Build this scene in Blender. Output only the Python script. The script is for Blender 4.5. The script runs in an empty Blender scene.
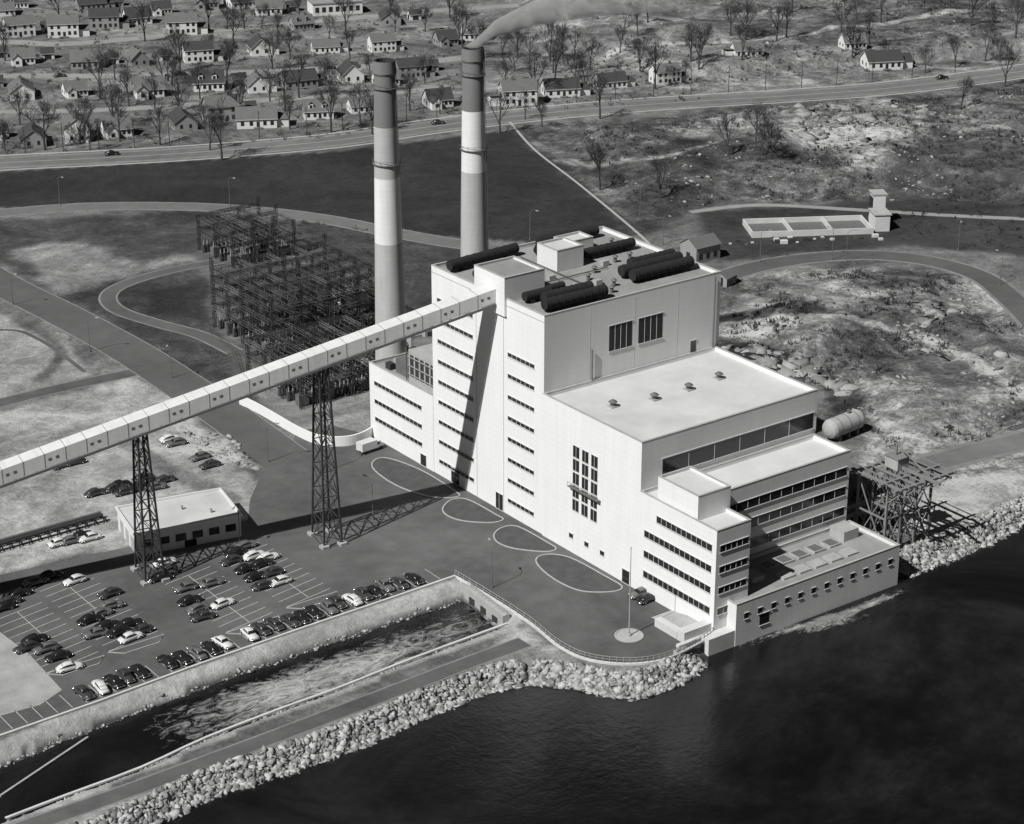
import bpy, math, random
import numpy as np
from mathutils import Vector
random.seed(7); np.random.seed(7)
D=bpy.data; SC=bpy.context.scene
# ------------------------------------------------------------------ survey
# world frame: X/Y = the power station's own axes, metres, z=0 = plant yard level
F_PX=2100.0; PITCH=math.radians(22.3); AZ=math.radians(53.7)
CAM=Vector((-235.7,-310.1,187.0))
cF=Vector((math.cos(AZ),math.sin(AZ),0)); cR=Vector((math.sin(AZ),-math.cos(AZ),0))
def G(u,v,z=0.0):
    """survey reading -> true ground position at elevation z (x,y metres)"""
    x=(u-512)/F_PX; y=(v-412)/F_PX
    dn=math.sin(PITCH)+y*math.cos(PITCH); fw=math.cos(PITCH)-y*math.sin(PITCH)
    t=(CAM.z-z)/dn
    p=CAM+cF*(fw*t)+cR*(x*t)
    return (p.x,p.y)
def GL(pts,z=0.0): return [G(u,v,z) for u,v in pts]
# ------------------------------------------------------------------ materials
def mat(name,base,rough=0.9,amt=0.25,scale=0.5,fine=4.0,bump=0.0,streak=0.0,spec=0.3,metal=0.0,big=0.0,isl=0.0,brick=0.0):
    m=D.materials.new(name); m.use_nodes=True; nt=m.node_tree; N=nt.nodes; L=nt.links
    b=N['Principled BSDF']; b.inputs['Roughness'].default_value=rough; b.inputs['Metallic'].default_value=metal
    b.inputs['Specular IOR Level'].default_value=spec
    tc=N.new('ShaderNodeTexCoord')
    def noise(sc,det,vec=None):
        n=N.new('ShaderNodeTexNoise'); n.inputs['Scale'].default_value=sc; n.inputs['Detail'].default_value=det
        n.inputs['Roughness'].default_value=0.6
        L.new(vec if vec else tc.outputs['Object'],n.inputs['Vector']); return n.outputs['Fac']
    def M(op,a,c):
        n=N.new('ShaderNodeMath'); n.operation=op
        for i,k in enumerate((a,c)):
            if isinstance(k,(int,float)): n.inputs[i].default_value=k
            else: L.new(k,n.inputs[i])
        return n.outputs[0]
    v=M('MULTIPLY',M('SUBTRACT',noise(scale,6),0.5),amt*2.5)
    v=M('ADD',v,M('MULTIPLY',M('SUBTRACT',noise(fine,4),0.5),amt*1.5))
    if big: v=M('ADD',v,M('MULTIPLY',M('SUBTRACT',noise(scale*0.12,5),0.5),big*3))
    if streak:
        mp=N.new('ShaderNodeMapping'); mp.inputs['Scale'].default_value=(1.2,1.2,0.05)
        L.new(tc.outputs['Object'],mp.inputs['Vector'])
        v=M('ADD',v,M('MULTIPLY',M('SUBTRACT',noise(1.0,5,mp.outputs['Vector']),0.5),streak*2.5))
        sz=N.new('ShaderNodeSeparateXYZ');L.new(tc.outputs['Object'],sz.inputs[0])
        # course lines every 1.2 m
        fr=M('FRACT',M('MULTIPLY',sz.outputs['Z'],0.8),0); v=M('SUBTRACT',v,M('MULTIPLY',M('LESS_THAN',fr,0.12),0.05))
    if isl:
        g=N.new('ShaderNodeNewGeometry'); v=M('ADD',v,M('MULTIPLY',M('SUBTRACT',g.outputs['Random Per Island'],0.5),isl*2))
    f=M('MULTIPLY',M('MAXIMUM',M('ADD',v,1.0),0.12),base)
    c=N.new('ShaderNodeCombineColor')
    for i in range(3): L.new(f,c.inputs[i])
    L.new(c.outputs[0],b.inputs['Base Color'])
    if bump:
        bp=N.new('ShaderNodeBump'); bp.inputs['Strength'].default_value=bump; bp.inputs['Distance'].default_value=0.3
        L.new(noise(fine,5),bp.inputs['Height']); L.new(bp.outputs[0],b.inputs['Normal'])
    return m
WALL=mat('white_painted_brick',0.74,0.85,0.06,0.12,3,0.0,0.07)
WALL2=mat('white_wall_b',0.66,0.85,0.08,0.2,3,0.0,0.10)
CONC=mat('concrete',0.36,0.9,0.25,0.5,3,0.2)
CONCL=mat('light_concrete',0.55,0.9,0.2,0.3,3,0.2)
STACKC=mat('stack_concrete',0.42,0.9,0.12,0.2,3,0.0,0.14)
STACKD=mat('stack_brick_dark',0.18,0.9,0.15,0.2,3,0.0,0.14)
STACKW=mat('stack_white_band',0.70,0.9,0.1,0.2,3,0.0,0.14)
ROOFG=mat('roof_gravel',0.27,0.95,0.25,0.25,5,0.1,0,0.2,0,0.22)
ROOFL=mat('roof_light',0.52,0.9,0.18,0.15,4,0.1,0,0.2,0,0.2)
DARK=mat('dark_steel',0.04,0.8,0.3,1,5)
DUCT=mat('matte_black_duct',0.028,0.95,0.3,1,5,0,0,0.1)
STEEL=mat('galv_steel',0.13,0.6,0.3,1,5)
STEELL=mat('pale_steel',0.35,0.6,0.2,1,5)
GLASS=mat('window_glass',0.02,0.15,0.3,0.8,3,0,0,0.6)
LOUV=mat('louvre',0.03,0.7,0.2,2,6)
ASPH=mat('asphalt',0.10,0.95,0.28,0.3,3,0.1,0,0.2,0,0.55)
ASPHR=mat('road_asphalt',0.105,0.95,0.2,0.2,3,0.1,0,0.2,0,0.35)
SHOULD=mat('gravel_shoulder',0.20,0.95,0.35,0.3,3,0.2,0,0.2,0,0.25)
KERB=mat('kerb_concrete',0.36,0.9,0.2,1,4)
PAINT=mat('white_road_paint',0.45,0.9,0.4,1.2,6)
GRASSI=mat('island_lawn',0.07,0.95,0.4,0.4,3,0.3)
ROCK=mat('riprap_stone',0.30,0.95,0.35,0.6,3,0.4,isl=0.55)
ROCKG=mat('field_stone',0.24,0.95,0.35,0.3,2,0.3,isl=0.4)
BARK=mat('bark',0.06,0.95,0.3,1,4)
SCRUB=mat('scrub_twigs',0.05,0.95,0.4,0.3,2,isl=0.5)
# ------------------------------------------------------------------ mesh builder
class MB:
    def __init__(s): s.v=[];s.f=[];s.m=[]
    def face(s,pts,m=0):
        n=len(s.v); s.v+= [tuple(p) for p in pts]; s.f.append(tuple(range(n,n+len(pts)))); s.m.append(m)
    def box(s,x0,x1,y0,y1,z0,z1,m=0):
        n=len(s.v)
        s.v+=[(x0,y0,z0),(x1,y0,z0),(x1,y1,z0),(x0,y1,z0),(x0,y0,z1),(x1,y0,z1),(x1,y1,z1),(x0,y1,z1)]
        for q in ((0,3,2,1),(4,5,6,7),(0,1,5,4),(1,2,6,5),(2,3,7,6),(3,0,4,7)):
            s.f.append(tuple(n+i for i in q)); s.m.append(m)
    def beam(s,p,q,w,m=0,h=None):
        p=Vector(p);q=Vector(q);d=(q-p)
        if d.length<1e-6:return
        d.normalize(); up=Vector((0,0,1)) if abs(d.z)<0.95 else Vector((1,0,0))
        a=d.cross(up).normalized(); b=a.cross(d).normalized(); h=h or w
        a=a*w/2;b=b*h/2;n=len(s.v)
        for e in (p,q):
            for k in (-a-b,a-b,a+b,-a+b): s.v.append(tuple(e+k))
        for k in ((3,2,1,0),(4,5,6,7),(0,1,5,4),(1,2,6,5),(2,3,7,6),(3,0,4,7)):
            s.f.append(tuple(n+i for i in k)); s.m.append(m)
    def cyl(s,p,q,r0,r1,n=12,m=0,caps=True):
        p=Vector(p);q=Vector(q);d=(q-p).normalized()
        up=Vector((0,0,1)) if abs(d.z)<0.95 else Vector((1,0,0))
        a=d.cross(up).normalized(); b=a.cross(d).normalized(); k=len(s.v)
        for e,r in ((p,r0),(q,r1)):
            for i in range(n):
                t=2*math.pi*i/n; s.v.append(tuple(e+a*(r*math.cos(t))+b*(r*math.sin(t))))
        for i in range(n):
            j=(i+1)%n; s.f.append((k+i,k+j,k+n+j,k+n+i)); s.m.append(m)
        if caps:
            s.f.append(tuple(k+n-1-i for i in range(n))); s.m.append(m)
            s.f.append(tuple(k+n+i for i in range(n))); s.m.append(m)
    def loft(s,rings,m=0,segm=None,caps=True,capm=None):
        n=len(rings[0]);k=len(s.v)
        for r in rings: s.v+=[tuple(p) for p in r]
        for a in range(len(rings)-1):
            for i in range(n):
                j=(i+1)%n; s.f.append((k+a*n+i,k+a*n+j,k+(a+1)*n+j,k+(a+1)*n+i)); s.m.append(segm[i] if segm else m)
        if caps:
            cm=m if capm is None else capm
            s.f.append(tuple(k+i for i in reversed(range(n)))); s.m.append(cm)
            e=k+(len(rings)-1)*n; s.f.append(tuple(e+i for i in range(n))); s.m.append(cm)
    def mesh(s,name,mats,smooth=False):
        me=D.meshes.new(name); me.from_pydata(s.v,[],s.f)
        for m in mats: me.materials.append(m)
        me.polygons.foreach_set('material_index',s.m)
        if smooth: me.polygons.foreach_set('use_smooth',[True]*len(s.f))
        me.update(); return me
    def obj(s,name,mats,parent=None,smooth=False,loc=(0,0,0),rot=0):
        return inst(name,s.mesh(name,mats,smooth),loc,rot,parent)
def inst(name,me,loc=(0,0,0),rot=0,parent=None,scale=1):
    o=D.objects.new(name,me); SC.collection.objects.link(o); o.location=loc; o.rotation_euler=(0,0,rot)
    if scale!=1: o.scale=(scale,)*3
    if parent: o.parent=parent
    return o
def empty(name,loc=(0,0,0),rot=0):
    o=D.objects.new(name,None); SC.collection.objects.link(o); o.location=loc;o.rotation_euler=(0,0,rot); o.empty_display_size=1
    return o
# ------------------------------------------------------------------ numpy helpers
def vnoise(x,y,seed=0):
    def h(i,j): 
        n=(i*374761393+j*668265263+seed*974634777)&0x7fffffff
        n=((n^(n>>13))*1274126177)&0x7fffffff
        return ((n^(n>>16))&0xffff)/65535.0
    xi=np.floor(x).astype(np.int64);yi=np.floor(y).astype(np.int64);fx=x-xi;fy=y-yi
    fx=fx*fx*(3-2*fx);fy=fy*fy*(3-2*fy)
    return (h(xi,yi)*(1-fx)+h(xi+1,yi)*fx)*(1-fy)+(h(xi,yi+1)*(1-fx)+h(xi+1,yi+1)*fx)*fy
def fbm(x,y,sc,o=4,seed=0):
    r=0;a=0.5;t=0
    for i in range(o): r=r+a*vnoise(x/sc+17*i,y/sc-9*i,seed+i);t+=a;a*=0.55;sc/=2.1
    return r/t
def sdist(x,y,poly):
    """signed distance, + inside"""
    inside=np.zeros(x.shape,bool);dm=np.full(x.shape,1e18);n=len(poly)
    for i in range(n):
        x0,y0=poly[i];x1,y1=poly[(i+1)%n];dx=x1-x0;dy=y1-y0
        t=np.clip(((x-x0)*dx+(y-y0)*dy)/(dx*dx+dy*dy+1e-12),0,1)
        dm=np.minimum(dm,(x-x0-t*dx)**2+(y-y0-t*dy)**2)
        if abs(dy)>1e-12:
            c=((y0>y)!=(y1>y))&(x<(x1-x0)*(y-y0)/dy+x0); inside^=c
    d=np.sqrt(dm); return np.where(inside,d,-d)
def ldist(x,y,line):
    dm=np.full(x.shape,1e18)
    for i in range(len(line)-1):
        x0,y0=line[i];x1,y1=line[i+1];dx=x1-x0;dy=y1-y0
        t=np.clip(((x-x0)*dx+(y-y0)*dy)/(dx*dx+dy*dy+1e-12),0,1)
        dm=np.minimum(dm,(x-x0-t*dx)**2+(y-y0-t*dy)**2)
    return np.sqrt(dm)
def sst(a): a=np.clip(a,0,1); return a*a*(3-2*a)
def smooth_line(p,n=8,closed=False):
    out=[];m=len(p)
    rng=range(m if closed else m-1)
    for i in rng:
        if closed: a,b,c,d=p[(i-1)%m],p[i],p[(i+1)%m],p[(i+2)%m]
        else: a=p[max(i-1,0)];b=p[i];c=p[i+1];d=p[min(i+2,m-1)]
        for k in range(n):
            t=k/n
            out.append(tuple(0.5*((2*b[j])+(-a[j]+c[j])*t+(2*a[j]-5*b[j]+4*c[j]-d[j])*t*t+(-a[j]+3*b[j]-3*c[j]+d[j])*t**3) for j in (0,1)))
    if not closed: out.append(tuple(p[-1]))
    return out
def offset(line,d):
    o=[]
    for i,p in enumerate(line):
        a=line[max(i-1,0)];b=line[min(i+1,len(line)-1)]
        dx,dy=b[0]-a[0],b[1]-a[1];l=math.hypot(dx,dy) or 1
        o.append((p[0]-dy/l*d,p[1]+dx/l*d))
    return o
# ------------------------------------------------------------------ water / terrain
WZ=-2.5
shore=[(-400,1010),(0,884),(120,840),(170,817),(205,799),(250,784),(330,758),(400,728),(450,706),(490,691),(530,683),(560,685),(600,694),(640,697),(680,684),(704,664)]
shoreW=GL(shore,WZ)
shoreR=GL([(908,577),(940,563),(985,545),(1024,524),(1100,490),(1200,455),(1500,340)],WZ)
water=[(-3000,-60)]+shoreW+[(5,-51),(44,-51)]+shoreR+[(3000,-200),(3000,-4000),(-3000,-4000)]
canU=GL([(-260,868),(-200,845),(0,768),(100,728),(200,690),(300,655),(400,622),(462,601)],WZ)
canL=GL([(500,631),(440,653),(390,672),(330,696),(280,714),(200,745),(135,775),(60,803),(0,826),(-200,905),(-260,930)],WZ)
canal=canU+canL
hills=[(GL([(560,140),(640,128),(720,115),(1024,92),(1500,60),(1500,190),(1024,205),(900,185),(860,195),(740,195),(650,220),(600,180)]),6.0,26),
       (GL([(700,85),(800,72),(1024,55),(1500,25),(1300,-200),(520,-150),(520,40),(600,62)]),6.5,40),
       (GL([(745,288),(860,270),(950,283),(1000,325),(1100,400),(1024,420),(940,448),(890,440),(840,395),(735,330)]),3.4,16)]
def height(x,y):
    h=np.zeros(x.shape)
    for poly,amp,sc in hills:
        d=sdist(x,y,poly); h+=sst(d/14)*amp*fbm(x,y,sc,6,3)*1.3
    d=-sdist(x,y,water); land=d>0
    k=np.where(land,WZ*(1-sst(d/5.0)),WZ-np.minimum(-d*0.5,3))
    d2=-sdist(x,y,canal)
    k2=np.where(d2>0,WZ*(1-sst(d2/3.4)),WZ-np.minimum(-d2*0.6,2))
    bank=np.minimum(k,k2)
    h=h+bank+np.where(bank<-0.15,(fbm(x,y,2.0,3,9)-0.5)*0.6,0)
    return h
def hz(x,y): return float(height(np.array([x]),np.array([y]))[0])
def axis(a,b,c,d,f,co,lo,hi):
    s=list(np.arange(a,b,f))+list(np.arange(b,c,co))+[d]
    left=[a-f*1.35**i*2 for i in range(1,24)]; left=[q for q in left if q>lo]+[lo]
    right=[d+co*1.35**i*2 for i in range(1,24)]; right=[q for q in right if q<hi]+[hi]
    return np.array(sorted(set(left+s+right)))
xs=axis(-150,100,520,521,1.25,2.3,-3500,4500); ys=axis(-140,90,620,621,1.25,2.3,-3500,4500)
XX,YY=np.meshgrid(xs,ys); X=XX.ravel();Y=YY.ravel(); Z=height(X,Y)
tone=np.full(X.shape,0.15);mot=np.full(X.shape,1.0)
nz=(fbm(X,Y,14,5,21)-0.5)
def zone(px,t,m,soft=3,wob=10):
    global tone,mot
    k=sst((sdist(X,Y,GL(px))+nz*wob)/soft+0.5); tone=tone*(1-k)+t*k; mot=mot*(1-k)+m*k
zone([(-600,230),(0,160),(330,142),(500,116),(620,106),(1500,40),(1500,-300),(-1500,-300)],0.15,1.2,20,30)   # suburb / far land
zone([(500,116),(700,102),(1024,72),(1500,40),(1500,-200),(560,-200),(520,30)],0.18,1.5,20,40)
zone([(760,60),(900,50),(1024,30),(1100,0),(1000,-40),(700,-40),(640,20)],0.11,1.7,20,50)
zone([(-300,190),(0,172),(330,152),(515,130),(560,160),(640,235),(560,245),(440,236),(300,212),(100,205),(0,208),(-300,225)],0.038,0.55,1,1)  # mown field
zone([(518,130),(620,118),(1024,85),(1500,60),(1500,220),(1024,205),(900,200),(700,210),(640,235)],0.10,1.9,8,16)
zone([(560,150),(700,150),(730,205),(650,225)],0.06,1.5,8,16)
zone([(700,120),(860,95),(930,110),(920,170),(860,180),(760,150)],0.22,2.1,8,20)
zone([(880,150),(1024,160),(1200,170),(1200,215),(900,205)],0.075,1.4,8,16)
zone([(690,210),(900,200),(1300,215),(1300,262),(1024,255),(900,245),(720,262)],0.05,0.7,5,6)
zone([(-300,240),(0,218),(200,212),(350,226),(480,248),(560,260),(420,350),(370,430),(300,430),(180,365),(0,262)],0.065,1.0,5,8)
zone([(15,250),(80,238),(125,262),(150,262),(190,258),(120,280),(60,290)],0.22,0.9,6,14)
zone([(150,290),(230,270),(240,300),(210,322),(150,312)],0.04,0.7,3,6)
zone([(-300,300),(0,312),(70,345),(90,375),(30,400),(-200,430)],0.30,0.9,2,4)
zone([(-300,430),(0,412),(130,378),(190,405),(240,455),(265,500),(245,520),(110,550),(0,572),(-300,650)],0.34,0.9,2,4)
zone([(-100,440),(40,425),(80,450),(30,500),(-60,520)],0.26,1.1,6,14)
zone([(180,385),(250,425),(300,455),(285,470),(240,470),(195,410)],0.08,0.8,4,5)
zone([(180,430),(230,435),(260,470),(210,462)],0.42,1.6,3,8)
zone([(200,250),(300,225),(370,300),(400,350),(375,425),(300,400),(245,380),(215,330)],0.11,1.0,4,6)
zone([(240,385),(300,370),(370,385),(372,432),(330,440),(290,430)],0.24,0.8,2,2)
zone([(715,285),(860,262),(960,272),(1020,310),(1500,470),(1024,470),(900,500),(850,440),(815,385),(715,345)],0.17,2.0,4,12)
zone([(730,300),(800,290),(860,300),(850,330),(760,345),(720,330)],0.28,1.6,8,16)
zone([(715,338),(760,345),(800,362),(850,380),(880,430),(850,440),(815,385),(720,352)],0.05,1.9,3,10)
zone([(780,350),(900,330),(940,350),(900,380),(840,385)],0.09,1.9,6,16)
zone([(900,330),(990,330),(1020,380),(960,400),(900,370)],0.12,1.7,10,20)
zone([(900,520),(925,490),(1024,470),(1300,400),(1400,380),(1300,430),(1024,515),(930,550)],0.36,1.0,3,5)
zone([(-300,720),(0,632),(30,655),(62,692),(20,712),(-300,800)],0.36,0.8,1,1)
zone([(455,590),(500,615),(560,650),(640,668),(700,655),(704,668),(640,700),(560,690),(490,692),(460,700),(500,640)],0.33,1.1,2,3)
def track(px,w,t):
    global tone
    l=smooth_line(GL(px),6); k=1-sst((ldist(X,Y,l)+nz*1.5-w)/1.6); tone=tone*(1-k)+t*k
track([(800,300),(860,330),(920,345),(980,370),(1024,400)],1.2,0.35)
track([(730,335),(800,330),(880,300),(960,310)],1.0,0.35)
track([(560,160),(640,170),(720,150),(800,135),(900,130)],1.2,0.25)
track([(600,60),(700,50),(800,45),(900,30),(1000,20)],1.5,0.32)
track([(40,440),(100,430),(170,470),(230,500)],1.5,0.2)
track([(20,320),(60,350),(40,380)],0.8,0.12)
dW=-sdist(X,Y,water);dC=-sdist(X,Y,canal)
k=((dW<7)&(dW>-30)).astype(float)*((X<8)|(X>46)); tone=tone*(1-k)+0.26*k
k=((dC<4.2)&(dC>-30)).astype(float); tone=tone*(1-k)+0.40*k; mot=mot*(1-k)+0.6*k
wet=(Z<WZ+0.4); tone=np.where(wet,0.07,tone)
nx,ny=len(xs),len(ys)
idx=np.arange(nx*ny).reshape(ny,nx)
quads=np.stack([idx[:-1,:-1],idx[:-1,1:],idx[1:,1:],idx[1:,:-1]],-1).reshape(-1,4)
me=D.meshes.new('ground'); me.vertices.add(nx*ny); me.vertices.foreach_set('co',np.stack([X,Y,Z],-1).ravel())
me.loops.add(quads.size); me.loops.foreach_set('vertex_index',quads.ravel())
me.polygons.add(len(quads)); me.polygons.foreach_set('loop_start',np.arange(0,quads.size,4)); me.polygons.foreach_set('loop_total',np.full(len(quads),4))
me.update(calc_edges=True); me.polygons.foreach_set('use_smooth',np.ones(len(quads),bool))
for nm,arr in (('tone',tone),('mot',mot)):
    a=me.attributes.new(nm,'FLOAT','POINT'); a.data.foreach_set('value',arr.astype(np.float32))
gm=D.materials.new('terrain'); gm.use_nodes=True; nt=gm.node_tree;N=nt.nodes;L=nt.links;b=N['Principled BSDF'];b.inputs['Roughness'].default_value=0.97;b.inputs['Specular IOR Level'].default_value=0.1
tc=N.new('ShaderNodeTexCoord')
def nn(sc,det,r=0.65,dist=0.0,vec=None):
    n=N.new('ShaderNodeTexNoise');n.inputs['Scale'].default_value=sc;n.inputs['Detail'].default_value=det;n.inputs['Roughness'].default_value=r;n.inputs['Distortion'].default_value=dist
    L.new(vec or tc.outputs['Object'],n.inputs['Vector']);return n.outputs['Fac']
def mm(op,*a):
    n=N.new('ShaderNodeMath');n.operation=op
    for i,k in enumerate(a):
        if isinstance(k,(int,float)): n.inputs[i].default_value=k
        else: L.new(k,n.inputs[i])
    return n.outputs[0]
at=N.new('ShaderNodeAttribute');at.attribute_name='tone';am=N.new('ShaderNodeAttribute');am.attribute_name='mot'
s=mm('ADD',mm('MULTIPLY',mm('SUBTRACT',nn(0.03,8,0.7,1.0),0.5),3.6),mm('MULTIPLY',mm('SUBTRACT',nn(0.2,8,0.75,0.6),0.5),2.8))
s=mm('ADD',s,mm('MULTIPLY',mm('SUBTRACT',nn(1.1,6,0.75),0.5),1.8))
s=mm('MULTIPLY',s,am.outputs['Fac'])
s=mm('POWER',2.0,mm('MULTIPLY',s,1.25))
s=mm('MINIMUM',mm('MULTIPLY',s,at.outputs['Fac']),0.50)
cc=N.new('ShaderNodeCombineColor')
for i in range(3): L.new(s,cc.inputs[i])
L.new(cc.outputs[0],b.inputs['Base Color'])
bp=N.new('ShaderNodeBump');bp.inputs['Strength'].default_value=0.8;bp.inputs['Distance'].default_value=0.8;L.new(nn(0.5,8,0.75),bp.inputs['Height']);L.new(bp.outputs[0],b.inputs['Normal'])
me.materials.append(gm); inst('ground',me)
# water
wm=D.materials.new('river_water');wm.use_nodes=True;nt=wm.node_tree;N=nt.nodes;L=nt.links;b=N['Principled BSDF']
b.inputs['Roughness'].default_value=0.12;b.inputs['IOR'].default_value=1.33;b.inputs['Specular IOR Level'].default_value=0.5
tc=N.new('ShaderNodeTexCoord')
r=mm('ADD',mm('MULTIPLY',mm('POWER',nn(0.015,7,0.7,2.0),4.0),0.10),0.003)
cc=N.new('ShaderNodeCombineColor')
for i in range(3): L.new(r,cc.inputs[i])
L.new(cc.outputs[0],b.inputs['Base Color'])
bp=N.new('ShaderNodeBump');bp.inputs['Strength'].default_value=0.4;bp.inputs['Distance'].default_value=0.2
L.new(mm('ADD',nn(0.6,6,0.65),nn(0.06,3,0.6)),bp.inputs['Height']);L.new(bp.outputs[0],b.inputs['Normal'])
mb=MB();mb.face([(-3400,-3400,WZ),(4400,-3400,WZ),(4400,300,WZ),(-3400,300,WZ)]);mb.obj('river_water',[wm])
# foam on the water surface
fm=D.materials.new('foam');fm.use_nodes=True;nt=fm.node_tree;N=nt.nodes;L=nt.links;b=N['Principled BSDF'];b.inputs['Roughness'].default_value=0.9
b.inputs['Base Color'].default_value=(.55,.55,.55,1);tc=N.new('ShaderNodeTexCoord');fa=N.new('ShaderNodeAttribute');fa.attribute_name='fade'
mp=N.new('ShaderNodeMapping');mp.inputs['Scale'].default_value=(.45,.9,1);L.new(tc.outputs['Object'],mp.inputs['Vector'])
al=mm('MULTIPLY',mm('SUBTRACT',mm('ADD',nn(0.4,10,0.8,2.2,mp.outputs['Vector']),mm('MULTIPLY',fa.outputs['Fac'],0.25)),0.56),3.2)
al=mm('MINIMUM',mm('MAXIMUM',al,0.0),0.75);L.new(al,b.inputs['Alpha'])
def foam(pts,depth):
    """pts: spine; foam band fading out sideways"""
    l=smooth_line(pts,6);A=offset(l,depth);C=offset(l,-depth);v=[];f=[];fd=[]
    for i in range(len(l)):
        e=min(1,3.0*min(i,len(l)-1-i)/len(l))
        for p,t in ((A[i],-1),(offset(l,depth*.5)[i],.5*e),(l[i],e),(offset(l,-depth*.5)[i],.5*e),(C[i],-1)): v.append((p[0],p[1],WZ+.03));fd.append(t)
    for i in range(len(l)-1):
        for k in range(4): f.append((i*5+k,i*5+k+1,i*5+k+6,i*5+k+5))
    me=D.meshes.new('water_foam');me.from_pydata(v,[],f);a=me.attributes.new('fade','FLOAT','POINT');a.data.foreach_set('value',fd);me.materials.append(fm);inst('water_foam',me)
foam(GL([(150,737),(230,710),(320,680),(400,652),(495,614)],WZ),11)
foam(GL([(735,648),(780,632),(830,618),(880,600),(905,588)],WZ),2.0)
foam(GL([(795,632),(825,622),(865,610)],WZ),4)
# ------------------------------------------------------------------ ribbons & sheets
def ribbon(name,line,w,z,m):
    a=offset(line,w/2);c=offset(line,-w/2);mb=MB()
    for i in range(len(line)-1):
        P=[c[i],c[i+1],a[i+1],a[i]]
        mb.face([(p[0],p[1],z) for p in P])
    return mb.obj(name,[m])
def kerbline(name,line,w,h,m,z0=0.0,closed=False):
    if closed: line=line+[line[0]]
    a=offset(line,w/2);c=offset(line,-w/2);mb=MB()
    for i in range(len(line)-1):
        q=[c[i],c[i+1],a[i+1],a[i]]
        mb.face([(p[0],p[1],z0+h) for p in q])
        mb.face([(c[i][0],c[i][1],z0),(c[i+1][0],c[i+1][1],z0),(c[i+1][0],c[i+1][1],z0+h),(c[i][0],c[i][1],z0+h)])
        mb.face([(a[i+1][0],a[i+1][1],z0),(a[i][0],a[i][1],z0),(a[i][0],a[i][1],z0+h),(a[i+1][0],a[i+1][1],z0+h)])
    return mb.obj(name,[m])
from mathutils.geometry import tessellate_polygon
def sheet(name,poly,z,m):
    vs=[Vector((p[0],p[1],z)) for p in poly]
    tr=tessellate_polygon([vs]); me=D.meshes.new(name)
    fs=[]
    for t in tr:
        a,b_,c=[vs[i] for i in t]
        fs.append(t if (b_-a).cross(c-a).z>0 else tuple(reversed(t)))
    me.from_pydata([tuple(v) for v in vs],[],fs); me.materials.append(m)
    return inst(name,me)
lotEdge=GL([(-200,808),(0,737),(100,702),(200,665),(300,630),(400,596),(455,577)])
foreEdge=smooth_line(GL([(455,577),(490,598),(530,624),(560,648),(590,661),(630,665),(665,660),(700,644),(716,632)]),6)
asph=lotEdge[:-1]+foreEdge+[(6,-50),(6,64)]+GL([(358,432),(330,425),(296,432),(290,452),(262,472),(250,500),(248,520),(110,551),(0,575),(-200,640)])
sheet('forecourt_pavement',asph,0.030,ASPH)
sheet('gravel_lot_patch',GL([(-200,705),(0,632),(30,655),(62,690),(40,705),(0,716),(-200,782)]),0.036,mat('pale_gravel',0.33,.95,.3,.3,3,.2,0,.2,0,.3))
r1=smooth_line(GL([(-140,200),(-60,247),(0,283),(60,313),(130,351),(190,390),(240,425),(290,462),(340,497)]))
ribbon('plant_road',r1,12,0.022,ASPHR)
KD=mat('worn_kerb',0.22,.9,.3,.8,4)
kerbline('kerb',offset(r1[:-9],6.1),0.2,0.13,KD)
kerbline('kerb',offset(r1[:-14],-6.1),0.2,0.13,KD)
def road(name,px,w,m=ASPHR,sh=1.6,z=0.012,n=8):
    l=smooth_line(GL(px),n); 
    if sh: ribbon('road_shoulder',l,w+2*sh,z-0.006,SHOULD)
    ribbon(name,l,w,z,m); return l
LOOPM=mat('worn_road',0.15,0.95,0.25,0.2,3,0.1,0,0.2,0,0.25)
hw=road('highway',[(-300,195),(-100,172),(0,163),(100,158),(200,152),(330,141),(420,128),(500,118),(600,108),(700,101),(800,95),(900,87),(1024,71),(1200,45),(1400,10)],11,LOOPM,sh=2.0)
ribbon('lane_marking',hw,0.3,0.022,PAINT)
ribbon('sidewalk',offset(hw,9.2),1.4,0.018,KERB);ribbon('sidewalk',offset(hw,-9.2),1.2,0.018,KERB)
road('loop_road',[(-200,232),(-60,218),(0,213),(60,208),(120,206),(200,207),(270,212),(330,220),(390,232),(440,241),(500,250),(560,262)],7,LOOPM,0.9)
road('loop_road',[(690,292),(720,278),(760,266),(810,258),(870,255),(930,261),(980,276),(1010,298),(1040,330),(1060,370)],7.5,ASPHR,1.0)
road('switchyard_road',[(320,262),(270,258),(215,262),(160,273),(120,286),(108,298),(120,311),(160,324),(200,335),(235,352)],4,ASPHR,0.6)
road('perimeter_track',[(510,122),(535,150),(580,185),(640,235),(665,262)],0.9,KERB,0)
road('shore_road',[(880,490),(920,468),(970,453),(1024,440),(1100,415),(1200,380)],7,LOOPM,1.6)
road('yard_track',[(-100,430),(0,403),(60,388),(130,373),(150,368)],4.5,ASPH,0.6)
road('dike_road',[(-60,858),(0,836),(60,815),(150,783),(300,727),(400,689),(470,662),(525,642)],3.6,ASPH,0.4,z=0.03)
PALE=mat('pale_street',0.27,0.95,0.25,0.2,3,0.1,0,0.2,0,0.2)
road('residential_street',[(-100,80),(0,76),(100,76),(200,74),(300,70),(400,64),(480,56)],7,PALE,1.2)
road('residential_street',[(-100,48),(0,42),(60,44),(140,38),(240,28),(330,20),(420,12),(520,5)],7,PALE,1.2)
road('residential_street',[(-100,112),(0,112),(100,110),(200,104),(300,98),(400,92),(450,86)],5,PALE,1.0)
road('dirt_track',[(690,212),(760,205),(860,210),(960,216),(1100,222)],2.5,PALE,0.5)
road('stream_bed_path',[(-100,345),(0,330),(40,340),(85,372)],1.2,ASPH,0)
kerbline('seawall_coping',lotEdge[:-1]+foreEdge,0.45,0.4,CONCL)
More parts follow.
